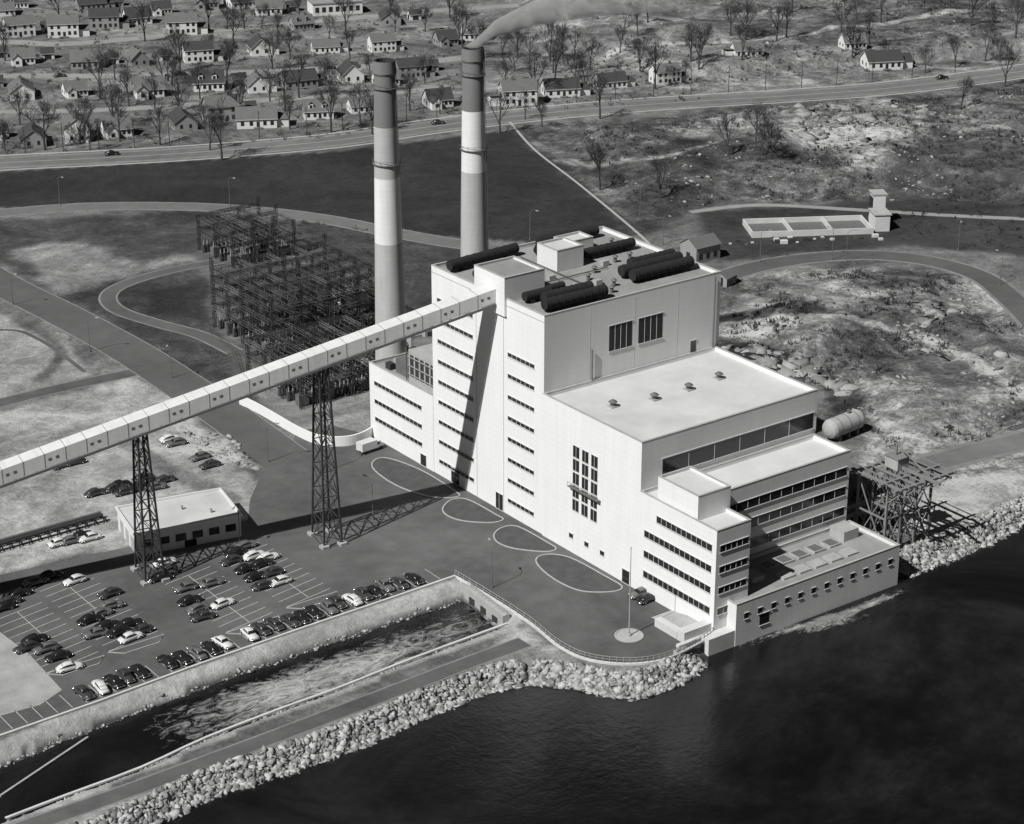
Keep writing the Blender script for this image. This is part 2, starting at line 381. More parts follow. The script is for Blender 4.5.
# islands
isl=[[(372,467),(384,458),(420,470),(453,490),(458,497),(430,497),(395,485)],[(443,508),(452,500),(468,500),(496,515),(503,520),(490,523),(462,521),(446,515)],
 [(494,535),(502,528),(518,527),(546,542),(556,549),(545,552),(515,549),(498,543)],[(536,562),(545,555),(570,558),(606,577),(622,587),(612,592),(580,591),(552,578)]]
for i in isl:
    l=smooth_line(GL(i),5,True); sheet('lawn_island',l,0.09,GRASSI); kerbline('island_kerb',l,0.28,0.14,KERB,0.03,True)
cx,cy=G(629,636)
circ=[(cx+2.6*math.cos(t*math.pi/12),cy+2.6*math.sin(t*math.pi/12)) for t in range(24)]
sheet('flagpole_island',circ,0.10,CONC);kerbline('island_kerb',circ,0.3,0.16,KERB,0.03,True)
mb=MB();mb.cyl((0,0,0),(0,0,18),0.14,0.07,8);mb.cyl((0,0,0),(0,0,0.5),0.5,0.4,12);mb.cyl((0,0,18),(0,0,18.25),0.16,0.1,8);mb.obj('flagpole',[STEELL],loc=(cx,cy,0.1))
# stall markings
mb=MB()
def stalls(px0,n,dx=11.0,step=2.7,sl=.9):
    x0,y0=px0
    mb.box(x0+dx/2-0.07,x0+dx/2+0.07,y0-n*step,y0,0.034,0.036)
    for i in range(n+1):
        y=y0-i*step
        for a,c,s_ in ((x0,x0+dx/2-.1,-sl),(x0+dx/2+.1,x0+dx,sl)):
            ya,yb=(y+s_,y) if a==x0 else (y,y+s_)
            mb.face([(a,ya-.07,.036),(c,yb-.07,.036),(c,yb+.07,.036),(a,ya+.07,.036)])
blocks=[(G(38,590),11),(G(163,583),9),(G(222,560),9),(G(-10,620),9)]
for p,n in blocks:
    stalls(p,n)
    x0,y0=p;yb=y0-n*2.7-1.2
    kerbline('parking_island_kerb',[(x0-.3,yb),(x0+11.3,yb),(x0+9,yb-2.2),(x0+2,yb-2.2)],.22,.12,KERB,.03,True)
x0,y0=lotEdge[1];x1,y1=lotEdge[-1];n=int((x1-x0)/2.8)
for i in range(n): 
    x=x0+(x1-x0)*i/n;y=y0+(y1-y0)*i/n; mb.box(x-0.07,x+0.07,y+1.2,y+6.5,0.034,0.036)
mb.obj('parking_stall_lines',[PAINT])
# ------------------------------------------------------------------ power station
PS=empty('power_station_building')
def block(name,x0,x1,y0,y1,z0,z1,wm=WALL,rm=ROOFG,par=0.9,t=0.4,cop=True):
    mb=MB();mb.box(x0,x1,y0,y1,z0,z1-par,0)
    mb.box(x0,x1,y0,y0+t,z1-par,z1,0);mb.box(x0,x1,y1-t,y1,z1-par,z1,0)
    mb.box(x0,x0+t,y0+t,y1-t,z1-par,z1,0);mb.box(x1-t,x1,y0+t,y1-t,z1-par,z1,0)
    mb.box(x0+t+.003,x1-t-.003,y0+t+.003,y1-t-.003,z1-par+.001,z1-par+0.05,1)
    if cop:
        c=0.05
        for q in ((x0-c,x1+c,y0-c,y0+t+c),(x0-c,x1+c,y1-t-c,y1+c),(x0-c,x0+t+c,y0+t+c,y1-t-c),(x1-t-c,x1+c,y0+t+c,y1-t-c)):
            mb.box(*q,z1+.002,z1+0.10,2)
    return mb.obj(name,[wm,rm,CONC],PS)
block('boiler_house_walls',0,46.3,0,39.5,-0.5,47.7)
block('turbine_hall_walls',-0.25,45.5,-31,-0.01,-0.5,31.3,WALL,ROOFL)
block('bunker_wing_walls',-0.12,44,39.51,65,-0.5,18)
block('heater_bay_walls',8.01,45,-41.5,-31.01,-3,21.8,WALL,ROOFL)
block('office_block_walls',-0.35,8,-53,-31.01,-3,21.3,WALL,ROOFL,0.7)
block('office_penthouse',0.6,8.6,-46.5,-35,20.7,25.6,WALL,ROOFL,0.5)
block('screen_house_walls',3,46,-55.5,-41.51,-5,6.2,WALL2,ROOFG,0.8)
block('conveyor_head_house',-0.6,9.5,12.5,23,44,52.2,WALL,ROOFG,0.5)
block('roof_penthouse',20,27,22,29,46.9,51.5,WALL2,ROOFL,0.4)
block('roof_plant_room',29,36,30,35,46.9,49.6,WALL2,ROOFL,0.4)
# windows
mb=MB()
def winX(x,y0,y1,z0,z1,mull=1.6,fr=0.1):
    mb.box(x-0.03,x+0.2,y0,y1,z0,z1,0)
    mb.box(x-0.14,x-0.001,y0-fr,y1+fr,z0-fr-0.06,z0,1);mb.box(x-0.14,x-0.001,y0-fr,y1+fr,z1,z1+fr,1)
    n=max(1,int(round((y1-y0)/mull)))
    for i in range(1,n):
        y=y0+(y1-y0)*i/n; mb.box(x-0.08,x-0.031,y-0.045,y+0.045,z0+.001,z1-.001,1)
def winY(y,x0,x1,z0,z1,mull=1.6,fr=0.1,m=0):
    mb.box(x0,x1,y-0.03,y+0.2,z0,z1,m)
    mb.box(x0-fr,x1+fr,y-0.14,y-0.001,z0-fr-0.06,z0,1);mb.box(x0-fr,x1+fr,y-0.14,y-0.001,z1,z1+fr,1)
    n=max(1,int(round((x1-x0)/mull)))
    for i in range(1,n):
        x=x0+(x1-x0)*i/n; mb.box(x-0.045,x+0.045,y-0.08,y-0.031,z0+.001,z1-.001,1)
for i in range(9):
    z=3.0+i*4.65
    winX(0,24.5,37.5,z,z+0.85)
    if i<8: winX(0,3.2,12.2,z,z+0.85)
for z in (4.5,8.8,13.2): winX(-0.12,44,63,z,z+0.95)
winX(-0.12,42.5,44.7,0.1,2.8)
winX(0,14,16.5,0.1,3.8);winX(0,30,33,0.1,3.6)
# turbine hall main window
for j in range(3):
    for k in range(5):
        y1=-10-j*2.9; winX(-0.25,y1-2.0,y1,9.6+k*2.9,9.6+k*2.9+2.5,1.0,0.05)
mb.box(-1.2,-0.40,-19,-9.4,14.7,14.85,3)
for i in range(9): mb.beam((-1.15,-19+i*1.2,14.8),(-1.15,-19+i*1.2,15.7),0.05,3)
mb.beam((-1.15,-19,15.7),(-1.15,-9.4,15.7),0.07,3)
for y in (-9,-14,-19): winX(-0.25,y-1.3,y,3.2,4.2)
winX(-0.25,-28.2,-26,0.1,3)
for k in range(4):
    z=3.8+k*4.3; winX(-0.35,-51.8,-32.5 if k<3 else -36,z,z+1.4,1.5)
    winY(-53,0.6,7.4,z,z+1.4,1.5)
winY(0,16.5,22.5,36.5,42,1.5,0.15,2);winY(0,24.2,30.6,36.5,42,1.5,0.15,2)
winY(0,38.5,40,31.4,34,2)
winY(-31,5,44.6,23.2,26.6,6.2,0.2)
for z in (3.4+4.5,12.4,16.6): winY(-41.5,9,44.2,z,z+1.9,3.0)
for i in range(12): 
    x=5+i*3.45; winY(-55.5,x,x+1.1,2.6,3.9,1.2,0.05)
winY(-55.5,9,11.4,0,2.4,3)
mb.obj('windows',[GLASS,CONCL,LOUV,STEEL],PS)
mb=MB()
for y in (13.6,23.2): mb.box(-0.04,-0.002,y,y+0.12,0,44,0)
mb.box(-0.03,-0.002,0,39.4,46.2,46.35,0)
for i in (3,6,9): mb.box(i*3.85,i*3.85+0.06,-0.03,-0.012,31.4,46.8,2)
mb.cyl((44.5,-0.3,31.3),(44.5,-0.3,47),0.15,0.15,8,1)
mb.cyl((12,-0.3,31.3),(12,-0.3,38),0.15,0.15,8,1)
mb.obj('wall_joints_and_downpipes',[CONC,STEEL,WALL2],PS)
# roof gear
mb=MB()
def tank(a,b_,r,z=46.9,m=0):
    n=9;a=Vector((a[0],a[1],z+r+.5));b_=Vector((b_[0],b_[1],z+r+.5))
    mb.cyl(a,b_,r,r,20,m)
    for k in range(n):
        t=(k+0.5)/n; p=a.lerp(b_,t); e=(b_-a).normalized()*0.12
        mb.cyl(p-e,p+e,r*1.07,r*1.07,20,m)
        if k%3==1: mb.box(p.x-0.3,p.x+0.3,p.y-0.3,p.y+0.3,z+.06,z+0.7,m)
tank((28,7),(44,7),1.2);tank((28,10.6),(44,10.6),1.2);tank((33,14),(45,14),1.0)
tank((2.5,3.4),(18,3.4),1.15);tank((5,6.8),(17,6.8),1.15);tank((2.5,10.0),(9,10.0),.95)
tank((1.5,35),(20,36.5),1.1);tank((23,33),(27,37),.8);tank((26,36.5),(42,36.5),1.1);tank((29,25),(43,25),1.0);tank((3,28),(9,28),.8)
tank((10,12),(14,12),.7)
for x,y in ((14,14),(22,14),(14,26),(38,20),(24,8),(21,5),(12,20),(26,17),(17,31),(41,30),(34,20)):
    mb.cyl((x,y,46.9),(x,y,48.1),0.4,0.4,10,1);mb.cyl((x,y,48.1),(x,y,48.5),0.7,0.3,10,1)
for x,y in ((15,18),(30,19),(21,10)): mb.box(x,x+1.6,y,y+1.3,46.95,48,3)
mb.beam((10,17,47.3),(30,17.5,47.3),.2,1);mb.beam((19,5,47.3),(19.2,34,47.3),.2,1)
for x,y in ((8,-12),(17,-14),(26,-14),(35,-13)):
    mb.cyl((x,y,30.4),(x,y,31.5),0.55,0.55,12,1);mb.cyl((x,y,31.5),(x,y,31.9),.95,0.4,12,1);mb.box(x-.9,x+.9,y-.9,y+.9,30.45,30.7,3)
for i in range(5):
    x=18+i*4.2
    mb.box(x,x+3,-47.5,-44.5,5.4,5.9,2);mb.box(x,x+3,-52.3,-49.6,5.4,5.9,2)
    mb.box(x+.3,x+2.7,-47.2,-44.8,5.902,5.95,1)
mb.box(12,15,-50,-46,5.4,6.6,2);mb.box(39,43,-47,-43,5.4,7.6,2)
mb.obj('roof_ducts_and_vents',[DUCT,STEEL,CONC,STEELL],PS)
# bunker wing roof equipment
mb=MB()
mb.box(2,12,41,52,17.1,24.5,0);mb.box(2.5,9,53,58,17.1,20.5,1);mb.box(12.1,24,43,50,17.1,28,1)
for i in range(5): mb.box(1.9,1.99,42+i*2,43.3+i*2,18.5,23.5,2)
mb.cyl((6,52.5,19),(10,62,19),1.5,1.5,12,2);mb.cyl((14,50,24),(12,63,20),1.8,1.8,12,1)
for z in (19,21,23): mb.beam((1.7,41,z),(1.7,52,z),0.15,3)
mb.beam((1.4,41,17.2),(1.4,41,25),.2,1);mb.beam((1.4,52,17.2),(1.4,52,25),.2,1)
for i in range(4): mb.box(2+i*2.2,3.4+i*2.2,59.5,61.5,17.1,18.6+.4*(i%2),2+(i%2))
mb.obj('precipitator_equipment',[CONC,STEEL,DARK,STEELL],PS)
# entrance steps near river corner
mb=MB();mb.box(-7,-0.4,-52.5,-50.5,0,2.2,0);mb.box(-7,-5.5,-50.4,-44,0,1.6,0);mb.box(-5.4,-0.4,-50.4,-46,0.02,1.0,1)
mb.face([(-5.4,-46,1.01),(-0.4,-46,1.01),(-0.4,-41,0.05),(-5.4,-41,0.05)],1)
mb.box(-3.5,2.9,-55.4,-53.1,-4,0.9,0);mb.box(-9,-0.4,-53.4,-52.52,-4,0.6,0)
mb.obj('entrance_ramp',[CONCL,CONC],PS)
# stacks
def stack(x,y,bands,T=85,r0=3.9,r1=2.3):
    e=empty('smokestack',(x,y,0)); mb=MB();n=40
    for z0,z1,m in bands:
        a=r0+(r1-r0)*z0/T;b_=r0+(r1-r0)*z1/T; mb.cyl((0,0,z0),(0,0,z1),a,b_,n,m,False)
    mb.obj('shaft',[STACKC,STACKD,STACKW],e,True)
    mb=MB();mb.cyl((0,0,T-3.2),(0,0,T-2.6),r1*1.03,r1*1.16,n,0,False);mb.cyl((0,0,T-2.6),(0,0,T),r1*1.16,r1*1.08,n,0,False)
    rings=[[(r*math.cos(i*2*math.pi/n),r*math.sin(i*2*math.pi/n),z) for i in range(n)] for r,z in ((r1*1.08,T),(r1*0.8,T),(r1*0.75,T-4))]
    mb.loft(rings,1,caps=False);mb.cyl((0,0,T-4.1),(0,0,T-4),r1*0.76,r1*0.76,n,1);mb.obj('cap',[STACKD,DARK],e)
    mb=MB()
    for z in (62,79):
        r=r0+(r1-r0)*z/T; mb.cyl((0,0,z),(0,0,z+0.12),r+0.4,r+0.4,24,0)
        for i in range(24):
            t=i*math.pi/12; t2=t+math.pi/12
            mb.beam(((r+.35)*math.cos(t),(r+.35)*math.sin(t),z+1.0),((r+.35)*math.cos(t2),(r+.35)*math.sin(t2),z+1.0),0.05)
            if i%2==0: mb.beam(((r+.35)*math.cos(t),(r+.35)*math.sin(t),z),((r+.35)*math.cos(t),(r+.35)*math.sin(t),z+1.0),0.05)
    a=math.radians(-60)
    for s_ in (-0.25,0.25):
        mb.beam(((r0+.25)*math.cos(a)+s_,(r0+.25)*math.sin(a),2),((r1+.25)*math.cos(a)+s_,(r1+.25)*math.sin(a),T-1),0.09)
    mb.obj('gallery_and_ladder',[STEEL],e)
stack(8.0,68.4,[(0,44,0),(44,59,2),(59,70.5,0),(70.5,85,1)])
stack(30.6,67.1,[(0,57,0),(57,71,2),(71,85,1)])
# smoke plume
def plume():
    import bmesh
    path=[(30.6,67.1,85.2,1.9),(35,65,89,2.8),(42,60,92.5,4.2),(53,52,95.5,5.8),(69,41,98,7.6),(90,27,100,9.5)]
    mb=MB();n=18;rings=[]
    for x,y,z,r in path: 
        sv=Vector((.6,.8,0))
        if r<2: rings.append([(x+r*math.cos(t*2*math.pi/n),y+r*math.sin(t*2*math.pi/n),z) for t in range(n)])
        else: rings.append([(x+sv.x*r*math.cos(t*2*math.pi/n),y+sv.y*r*math.cos(t*2*math.pi/n),z+.65*r*math.sin(t*2*math.pi/n)) for t in range(n)])
    mb.loft(rings)
    m=D.materials.new('smoke');m.use_nodes=True;nt=m.node_tree;N_=nt.nodes;N_.remove(N_['Principled BSDF'])
    vs=N_.new('ShaderNodeVolumeScatter');vs.inputs['Color'].default_value=(.97,.97,.97,1);tcx=N_.new('ShaderNodeTexCoord')
    no=N_.new('ShaderNodeTexNoise');no.inputs['Scale'].default_value=.16;no.inputs['Detail'].default_value=5;no.inputs['Distortion'].default_value=1.0;nt.links.new(tcx.outputs['Object'],no.inputs['Vector'])
    mr=N_.new('ShaderNodeMapRange');mr.inputs[1].default_value=.38;mr.inputs[2].default_value=.62;mr.inputs[3].default_value=0;mr.inputs[4].default_value=1.0;nt.links.new(no.outputs['Fac'],mr.inputs[0])
    sx=N_.new('ShaderNodeSeparateXYZ');nt.links.new(tcx.outputs['Object'],sx.inputs[0])
    fd=N_.new('ShaderNodeMapRange');fd.inputs[1].default_value=32;fd.inputs[2].default_value=86;fd.inputs[3].default_value=1;fd.inputs[4].default_value=0.0;nt.links.new(sx.outputs['X'],fd.inputs[0])
    pw=N_.new('ShaderNodeMath');pw.operation='POWER';nt.links.new(fd.outputs[0],pw.inputs[0]);pw.inputs[1].default_value=2.2
    mu=N_.new('ShaderNodeMath');mu.operation='MULTIPLY';nt.links.new(mr.outputs[0],mu.inputs[0]);nt.links.new(pw.outputs[0],mu.inputs[1])
    nt.links.new(mu.outputs[0],vs.inputs['Density']);nt.links.new(vs.outputs[0],N_['Material Output'].inputs['Volume'])
    o=mb.obj('smoke_plume',[m]);bm=bmesh.new();bm.from_mesh(o.data);bmesh.ops.recalc_face_normals(bm,faces=bm.faces);bm.to_mesh(o.data);bm.free()
plume()
# ------------------------------------------------------------------ conveyor
CV=empty('coal_conveyor_bridge')
def cvp(X_,s=0.0,dz=0.0):   # axis point
    y=17.3-0.19*X_; nxy=(0.187,0.982)
    return Vector((X_+nxy[0]*s,y+nxy[1]*s,46.3+0.205*X_+dz))
mb=MB()
xsn=[-0.3-i*4.0 for i in range(52)]
W2=1.9;Hh=2.9
for i in range(len(xsn)-1):
    a,b_=xsn[i],xsn[i+1]
    A=[cvp(a,-W2,0),cvp(a,W2,0),cvp(a,W2,Hh),cvp(a,-W2,Hh)];B=[cvp(b_+0.15,-W2,0),cvp(b_+0.15,W2,0),cvp(b_+0.15,W2,Hh),cvp(b_+0.15,-W2,Hh)]
    mb.loft([A,B],0)
    mb.loft([[cvp(b_+.15,-W2-.05,-.05),cvp(b_+.15,W2+.05,-.05),cvp(b_+.15,W2+.05,Hh+.05),cvp(b_+.15,-W2-.05,Hh+.05)],[cvp(b_-.0,-W2-.05,-.05),cvp(b_-.0,W2+.05,-.05),cvp(b_-.0,W2+.05,Hh+.05),cvp(b_-.0,-W2-.05,Hh+.05)]],3)
    for wdx in (1.2,2.6):
        p0_=cvp(a-wdx,-W2-.02,1.5);p1_=cvp(a-wdx-.6,-W2-.02,1.5)
        if i%2==0: mb.beam(p0_,p1_,.05,2,.5)
mb.beam(cvp(-0.4,-W2-0.2,-0.3),cvp(-200,-W2-0.2,-0.3),0.35,2,0.5);mb.beam(cvp(-0.4,W2+0.2,-0.3),cvp(-200,W2+0.2,-0.3),0.35,2,0.5)
for i in range(50):
    mb.beam(cvp(xsn[i],-W2-0.05,-0.6),cvp(xsn[i+1],W2+0.05,-0.6),0.15,2)
mb.obj('gallery',[mat('gallery_cladding',.62,.95,.14,.2,2.5,0,.12,.1),CONCL,STEEL,CONC],CV)
mb=MB()
def bent(Xc,wt=1.6,wb=3.5):
    t=cvp(Xc,0,-0.6); ax=Vector((0.982,-0.187,0));ay=Vector((0.187,0.982,0))
    corners=[(-1,-1),(1,-1),(1,1),(-1,1)]
    def P(c,k): # k 0 top 1 bottom
        h=t.z*(1-k); w=wt+(wb-wt)*k
        return Vector((t.x,t.y,h))+ax*c[0]*w*0.55+ay*c[1]*w
    n=7
    for c in corners: mb.beam(P(c,0),P(c,1),0.34)
    for i in range(n+1):
        k=i/n
        for j in range(4):
            a,b_=corners[j],corners[(j+1)%4]
            if i<n: 
                mb.beam(P(a,k),P(b_,(i+1)/n),0.14);mb.beam(P(b_,k),P(a,(i+1)/n),0.14)
            mb.beam(P(a,k),P(b_,k),0.16)
    for c in corners:
        p=P(c,1);mb.box(p.x-.8,p.x+.8,p.y-.8,p.y+.8,-0.1,0.6,1)
bent(-36.9);bent(-73.5);bent(-112,wb=3.2);bent(-150,wb=2.6)
mb.obj('trestle_towers',[DARK,CONC],CV)
# ------------------------------------------------------------------ yard workshop
WS=empty('workshop_building',(-71.8,40.4,0),math.radians(-11.5))
mb=MB();mb.box(0,22,0,14,-0.2,4.6,0)
for q in ((-.3,22.3,-.3,.1),(-.3,22.3,13.9,14.3),(-.3,.1,.1,13.9),(21.9,22.3,.1,13.9)): mb.box(*q,4.61,5.1,0)
mb.box(.11,21.89,.11,13.89,4.602,4.7,1)
mb.obj('walls_and_roof',[WALL2,ROOFL],WS)
mb=MB()
for i in range(6): mb.box(1.2+i*3.5,3.4+i*3.5,-0.05,0.1,1.6,3.2,0)
mb.box(10,12.5,-0.06,0.09,0.02,1.5,0)
for i in range(3): mb.box(-0.05,0.1,1.5+i*4,4+i*4,0.1,3.2,1)
for x,y in ((5,5),(12,8),(17,4)): mb.cyl((x,y,4.7),(x,y,5.6),.3,.3,8,1)
mb.obj('windows_and_doors',[GLASS,CONC],WS)
# pipeline left of the workshop
p=G(-120,585);q=G(103,522);p=Vector((*p,0));q=Vector((*q,0));mb=MB();z1=Vector((0,0,1.6))
mb.cyl(p+z1,q+z1,.45,.45,10,0);sv=Vector((.19,.98,0));mb.cyl(p+z1+sv*1.6,q+z1+sv*1.6,.3,.3,8,1)
for i in range(24):
    c=p.lerp(q,i/23);mb.beam(c-sv*.8,c-sv*.8+z1,.2,0);mb.beam(c+sv*2.2,c+sv*2.2+z1,.2,0);mb.beam(c-sv*.8+z1*.6,c+sv*2.2+z1*.6,.2,0)
mb.obj('pipeline',[DARK,STEEL])
# ------------------------------------------------------------------ switchyard
def lattice_beam(mb,p,q,w=0.9,n=None,t=0.1,m=0):
    p=Vector(p);q=Vector(q);d=q-p;L_=d.length;n=n or max(2,int(L_/1.4));up=Vector((0,0,w)) if abs(d.normalized().z)<0.9 else Vector((w,0,0))
    side=d.normalized().cross(up).normalized()*w*0.5
    for s_ in (side,-side):
        mb.beam(p+s_,q+s_,t,m);mb.beam(p+s_+up,q+s_+up,t,m)
        for i in range(n):
            a=p+d*(i/n)+s_;b_=p+d*((i+1)/n)+s_
            if i%2: a=a+up
            else: b_=b_+up
            mb.beam(a,b_,t*0.7,m)
def yard(x0,x1,y0,y1,nxx,nyy,levels,H,seed=1):
    rnd=random.Random(seed)
    mb=MB();X_=[x0+(x1-x0)*i/nxx for i in range(nxx+1)];Y_=[y0+(y1-y0)*i/nyy for i in range(nyy+1)]
    for x in X_:
        for y in Y_: lattice_beam(mb,(x,y,0),(x,y,H+rnd.choice([.7,.7,1,3])),0.7,int(H/1.3),0.13)
    for z in levels:
        for y in Y_:
            for i in range(nxx):
                if rnd.random()<.95: lattice_beam(mb,(X_[i],y,z),(X_[i+1],y,z),0.8,t=.14,m=rnd.choice([0,0,1]))
        for x in X_:
            for i in range(nyy):
                if rnd.random()<.9: lattice_beam(mb,(x,Y_[i],z),(x,Y_[i+1],z),0.8,t=.14,m=rnd.choice([0,0,1]))
    for z in levels:   # bus bars & insulators
        for k in range(nxx*4):
            x=x0+(x1-x0)*(k+0.5)/(nxx*4); mb.beam((x,y0,z-1),(x,y1,z-1),0.09,1)
            for y in Y_: mb.cyl((x,y+.2,z-1.0),(x,y+.2,z),0.12,0.12,6,1)
        for k in range(nyy*3):
            y=y0+(y1-y0)*(k+0.5)/(nyy*3); mb.beam((x0,y,z+.9),(x1,y,z+.9),0.08,0)
    for i in range(nxx*2):
        for j in range(nyy*2):
            cx_,cy_=x0+(x1-x0)*(i+.5)/(nxx*2),y0+(y1-y0)*(j+.5)/(nyy*2); k=rnd.choice([0,0,1,1,2])
            if k==0:
                mb.box(cx_-1.3,cx_+1.3,cy_-1.0,cy_+1.0,0.3,2.8,1)
                for s_ in (-.7,0,.7): mb.cyl((cx_+s_,cy_,2.8),(cx_+s_,cy_,4.3),0.16,0.1,6,2)
            elif k==1:
                for s_ in (-1.2,0,1.2): mb.cyl((cx_+s_,cy_,0),(cx_+s_,cy_,2.4),0.5,0.5,10,0);mb.cyl((cx_+s_,cy_,2.4),(cx_+s_,cy_,3.6),0.15,0.1,6,2)
            else:
                for s_ in (-1.5,1.5): mb.beam((cx_+s_,cy_,0),(cx_+s_,cy_,4.5),.18,1)
                mb.beam((cx_-2,cy_,4.5),(cx_+2,cy_,4.5),.2,1)
    return mb
SW=empty('electrical_switchyard')
YM=[mat('dark_lattice_steel',0.06,.7,.3,1,5),STEEL,CONC]
yard(6,40,120,150,4,4,(5.5,9.5,13,16.2),16.2,1).obj('main_bus_structure',YM,SW)
yard(-5,23,88,113,4,3,(5.5,9.5),9.5,2).obj('low_bus_structure',YM,SW)
yard(34,54,190,210,3,2,(6,10),10,3).obj('line_terminal_structure',YM,SW)
mb=MB()
for i in range(5):
    x=20+i*6;y=98+i*2.5
    mb.box(x,x+3.4,y,y+2.6,0.3,3.6,0)
    for k in range(6): mb.box(x+.2+k*.55,x+.45+k*.55,y-.7,y-.002,.5,3.2,1)
    for s_ in (0.8,1.7,2.6): mb.cyl((x+s_,y+1.3,3.6),(x+s_,y+1.3,5.4),0.25,0.12,8,1)
mb.obj('transformers',[STEELL,STEEL],SW)
gx,gy=G(357,312)
mb=MB();mb.box(0,9,0,7,0,5,0);mb.box(-.2,9.2,-.2,7.2,5.001,5.3,1)
for i in range(3): mb.box(-0.05,.1,1+i*2,2.2+i*2,1.5,3.2,2);mb.box(1+i*2.6,2.4+i*2.6,-0.05,.1,1.5,3.2,2)
mb.obj('switchgear_house',[WALL,ROOFL,GLASS],loc=(gx-5,gy,0))
wl=smooth_line(GL([(240,404),(262,415),(300,437),(322,445),(345,446),(362,442),(374,435)]),5)
kerbline('yard_wall',wl,0.4,2.4,WALL)
wl=GL([(245,402),(240,380),(232,352),(205,330)]);mb=MB()   # chain-link fence
for i in range(len(wl)-1):
    for k in range(12):
        a=Vector((*wl[i],0)).lerp(Vector((*wl[i+1],0)),k/12);c=Vector((*wl[i],0)).lerp(Vector((*wl[i+1],0)),(k+1)/12)
        mb.beam(a,a+Vector((0,0,2.2)),.08)
        for z in (.3,1.2,2.1): mb.beam(a+Vector((0,0,z)),c+Vector((0,0,z)),.05)
mb.obj('chain_link_fence',[STEEL])
# ------------------------------------------------------------------ cars
PB=[mat('car_paint_black',0.018,0.25,0.1,1,3,0,0,0.6),mat('car_paint_grey',0.12,0.3,0.1,1,3,0,0,0.6),mat('car_paint_pale',0.6,0.35,0.05,1,3,0,0,0.5),mat('car_paint_dark',0.045,0.3,0.1,1,3,0,0,0.6)]
CH=mat('chrome',0.6,0.2,0.05,1,3,0,0,0.5,0.9);TY=mat('tyre',0.02,0.9,0.1,2,5)
def car_mesh(i,fast):
    mb=MB()
    def ring(x,w,zb,zt): return [(x,-w*.9,zb),(x,-w,zb+.2),(x,-w,zt-.22),(x,-w*.82,zt-.04),(x,0,zt),(x,w*.82,zt-.04),(x,w,zt-.22),(x,w,zb+.2),(x,w*.9,zb)]
    S=[(-2.5,.62,.4,.75),(-2.35,.8,.32,.88),(-1.8,.9,.28,1.0),(-0.8,.93,.28,1.06),(.6,.93,.28,1.06),(1.0,.88,.28,1.05),(1.8,.78,.28,1.0),(2.25,.66,.32,.92),(2.42,.5,.4,.72)]
    mb.loft([ring(*s_) for s_ in S],0)
    def cr(x,w,z0,z1): 
        h=z1-z0; return [(x,-w,z0),(x,-w*.93,z0+h*.12),(x,-w*.84,z0+h*.72),(x,-w*.6,z1),(x,w*.6,z1),(x,w*.84,z0+h*.72),(x,w*.93,z0+h*.12),(x,w,z0)]
    C=[(-2.1 if fast else -1.6,.7,1.0,1.05),(-1.5 if fast else -1.3,.8,1.02,1.34 if fast else 1.42),(-.8,.84,1.02,1.6),(.1,.84,1.02,1.62),(.45,.82,1.02,1.52),(.95,.78,1.02,1.06)]
    mb.loft([cr(*c) for c in C],0,[0,1,0,0,0,1,0,0])
    mb.face([(.5,-.62,1.49),(.5,.62,1.49),(.97,.7,1.08),(.97,-.7,1.08)],1);mb.face([(-1.36,-.55,1.42),(-1.36,.55,1.42),(-1.75,.6,1.1),(-1.75,-.6,1.1)][::-1],1)
    for sx in (1.55,-1.5):
        for sy in (-1,1):
            R=[]
            for k in range(7):
                t=k/6; x=sx-.72+1.44*t; h=math.sin(math.pi*t)**.6 if 0<t<1 else .1
                R.append([(x,sy*.62,.35),(x,sy*.62,.45+.45*h),(x,sy*.9,.42+.42*h),(x,sy*.99,.35+.25*h),(x,sy*.97,.3)])
            mb.loft(R if sy<0 else [r[::-1] for r in R],0)
            mb.cyl((sx,sy*.76,.34),(sx,sy*1.0,.34),.34,.34,14,2);mb.cyl((sx,sy*1.0,.34),(sx,sy*1.02,.34),.17,.15,10,3)
    for x in (2.5,-2.58): mb.box(x-.05,x+.07,-.85,.85,.42,.58,3)
    for sy in (-.55,.55): mb.cyl((2.3,sy*1.2,.72),(2.42,sy*1.2,.72),.13,.13,8,3)
    return mb.mesh('car',[PB[i],GLASS,TY,CH],True)
CM={(i,f):car_mesh(i,f) for i in range(4) for f in (0,1)}
def car(u,v,h=0,c=None):
    x,y=G(u,v); 
    if c is None: c=random.choice([0,0,3,3,0,1,2,3])
    a={0:0,1:math.pi/2}[h]+random.choice([0,math.pi])+random.uniform(-.14,.10)
    inst('parked_car',CM[(c,random.randint(0,1))],(x,y,0.036 if v>520 else .02),a)
cars=[(75,583,0,2),(90,622,0),(101,616,0),(112,608,0,1),(108,628,0),(119,634,0),(131,640,0),(141,633,0),(130,626,0),(96,636,0,1),(35,642,0),(46,651,0),(58,659,0,0),(70,670,0,2),(27,650,0),
(190,603,0),(199,611,0),(223,606,0,2),(186,590,0,1),(203,619,0),(236,555,0),(246,548,0,1),(232,563,0),(254,558,0,2),(262,566,0,0),(246,571,0),(272,575,0),(256,579,0),(268,560,0,2),(280,584,0),(264,588,0),(165,565,0,2),(168,574,0,1),(160,580,0),
(62,467,0),(75,464,0),(68,461,0),(115,490,0),(125,494,0),(150,484,0),(156,489,0),(170,441,0),(176,445,0),(210,467,0),(72,543,0,1),(90,540,0,2),(120,487,0),(10,604,0),(3,610,0),(36,584,0),(165,482,0),(96,495,0),(20,596,0),(50,578,0),(110,596,0),(212,585,0,1),
(136,491,0,0),(144,480,0),(82,538,0,0),(60,545,0),(200,459,0,1),(648,601,0,0),(640,596,0,1)]
for c in cars: car(*c)
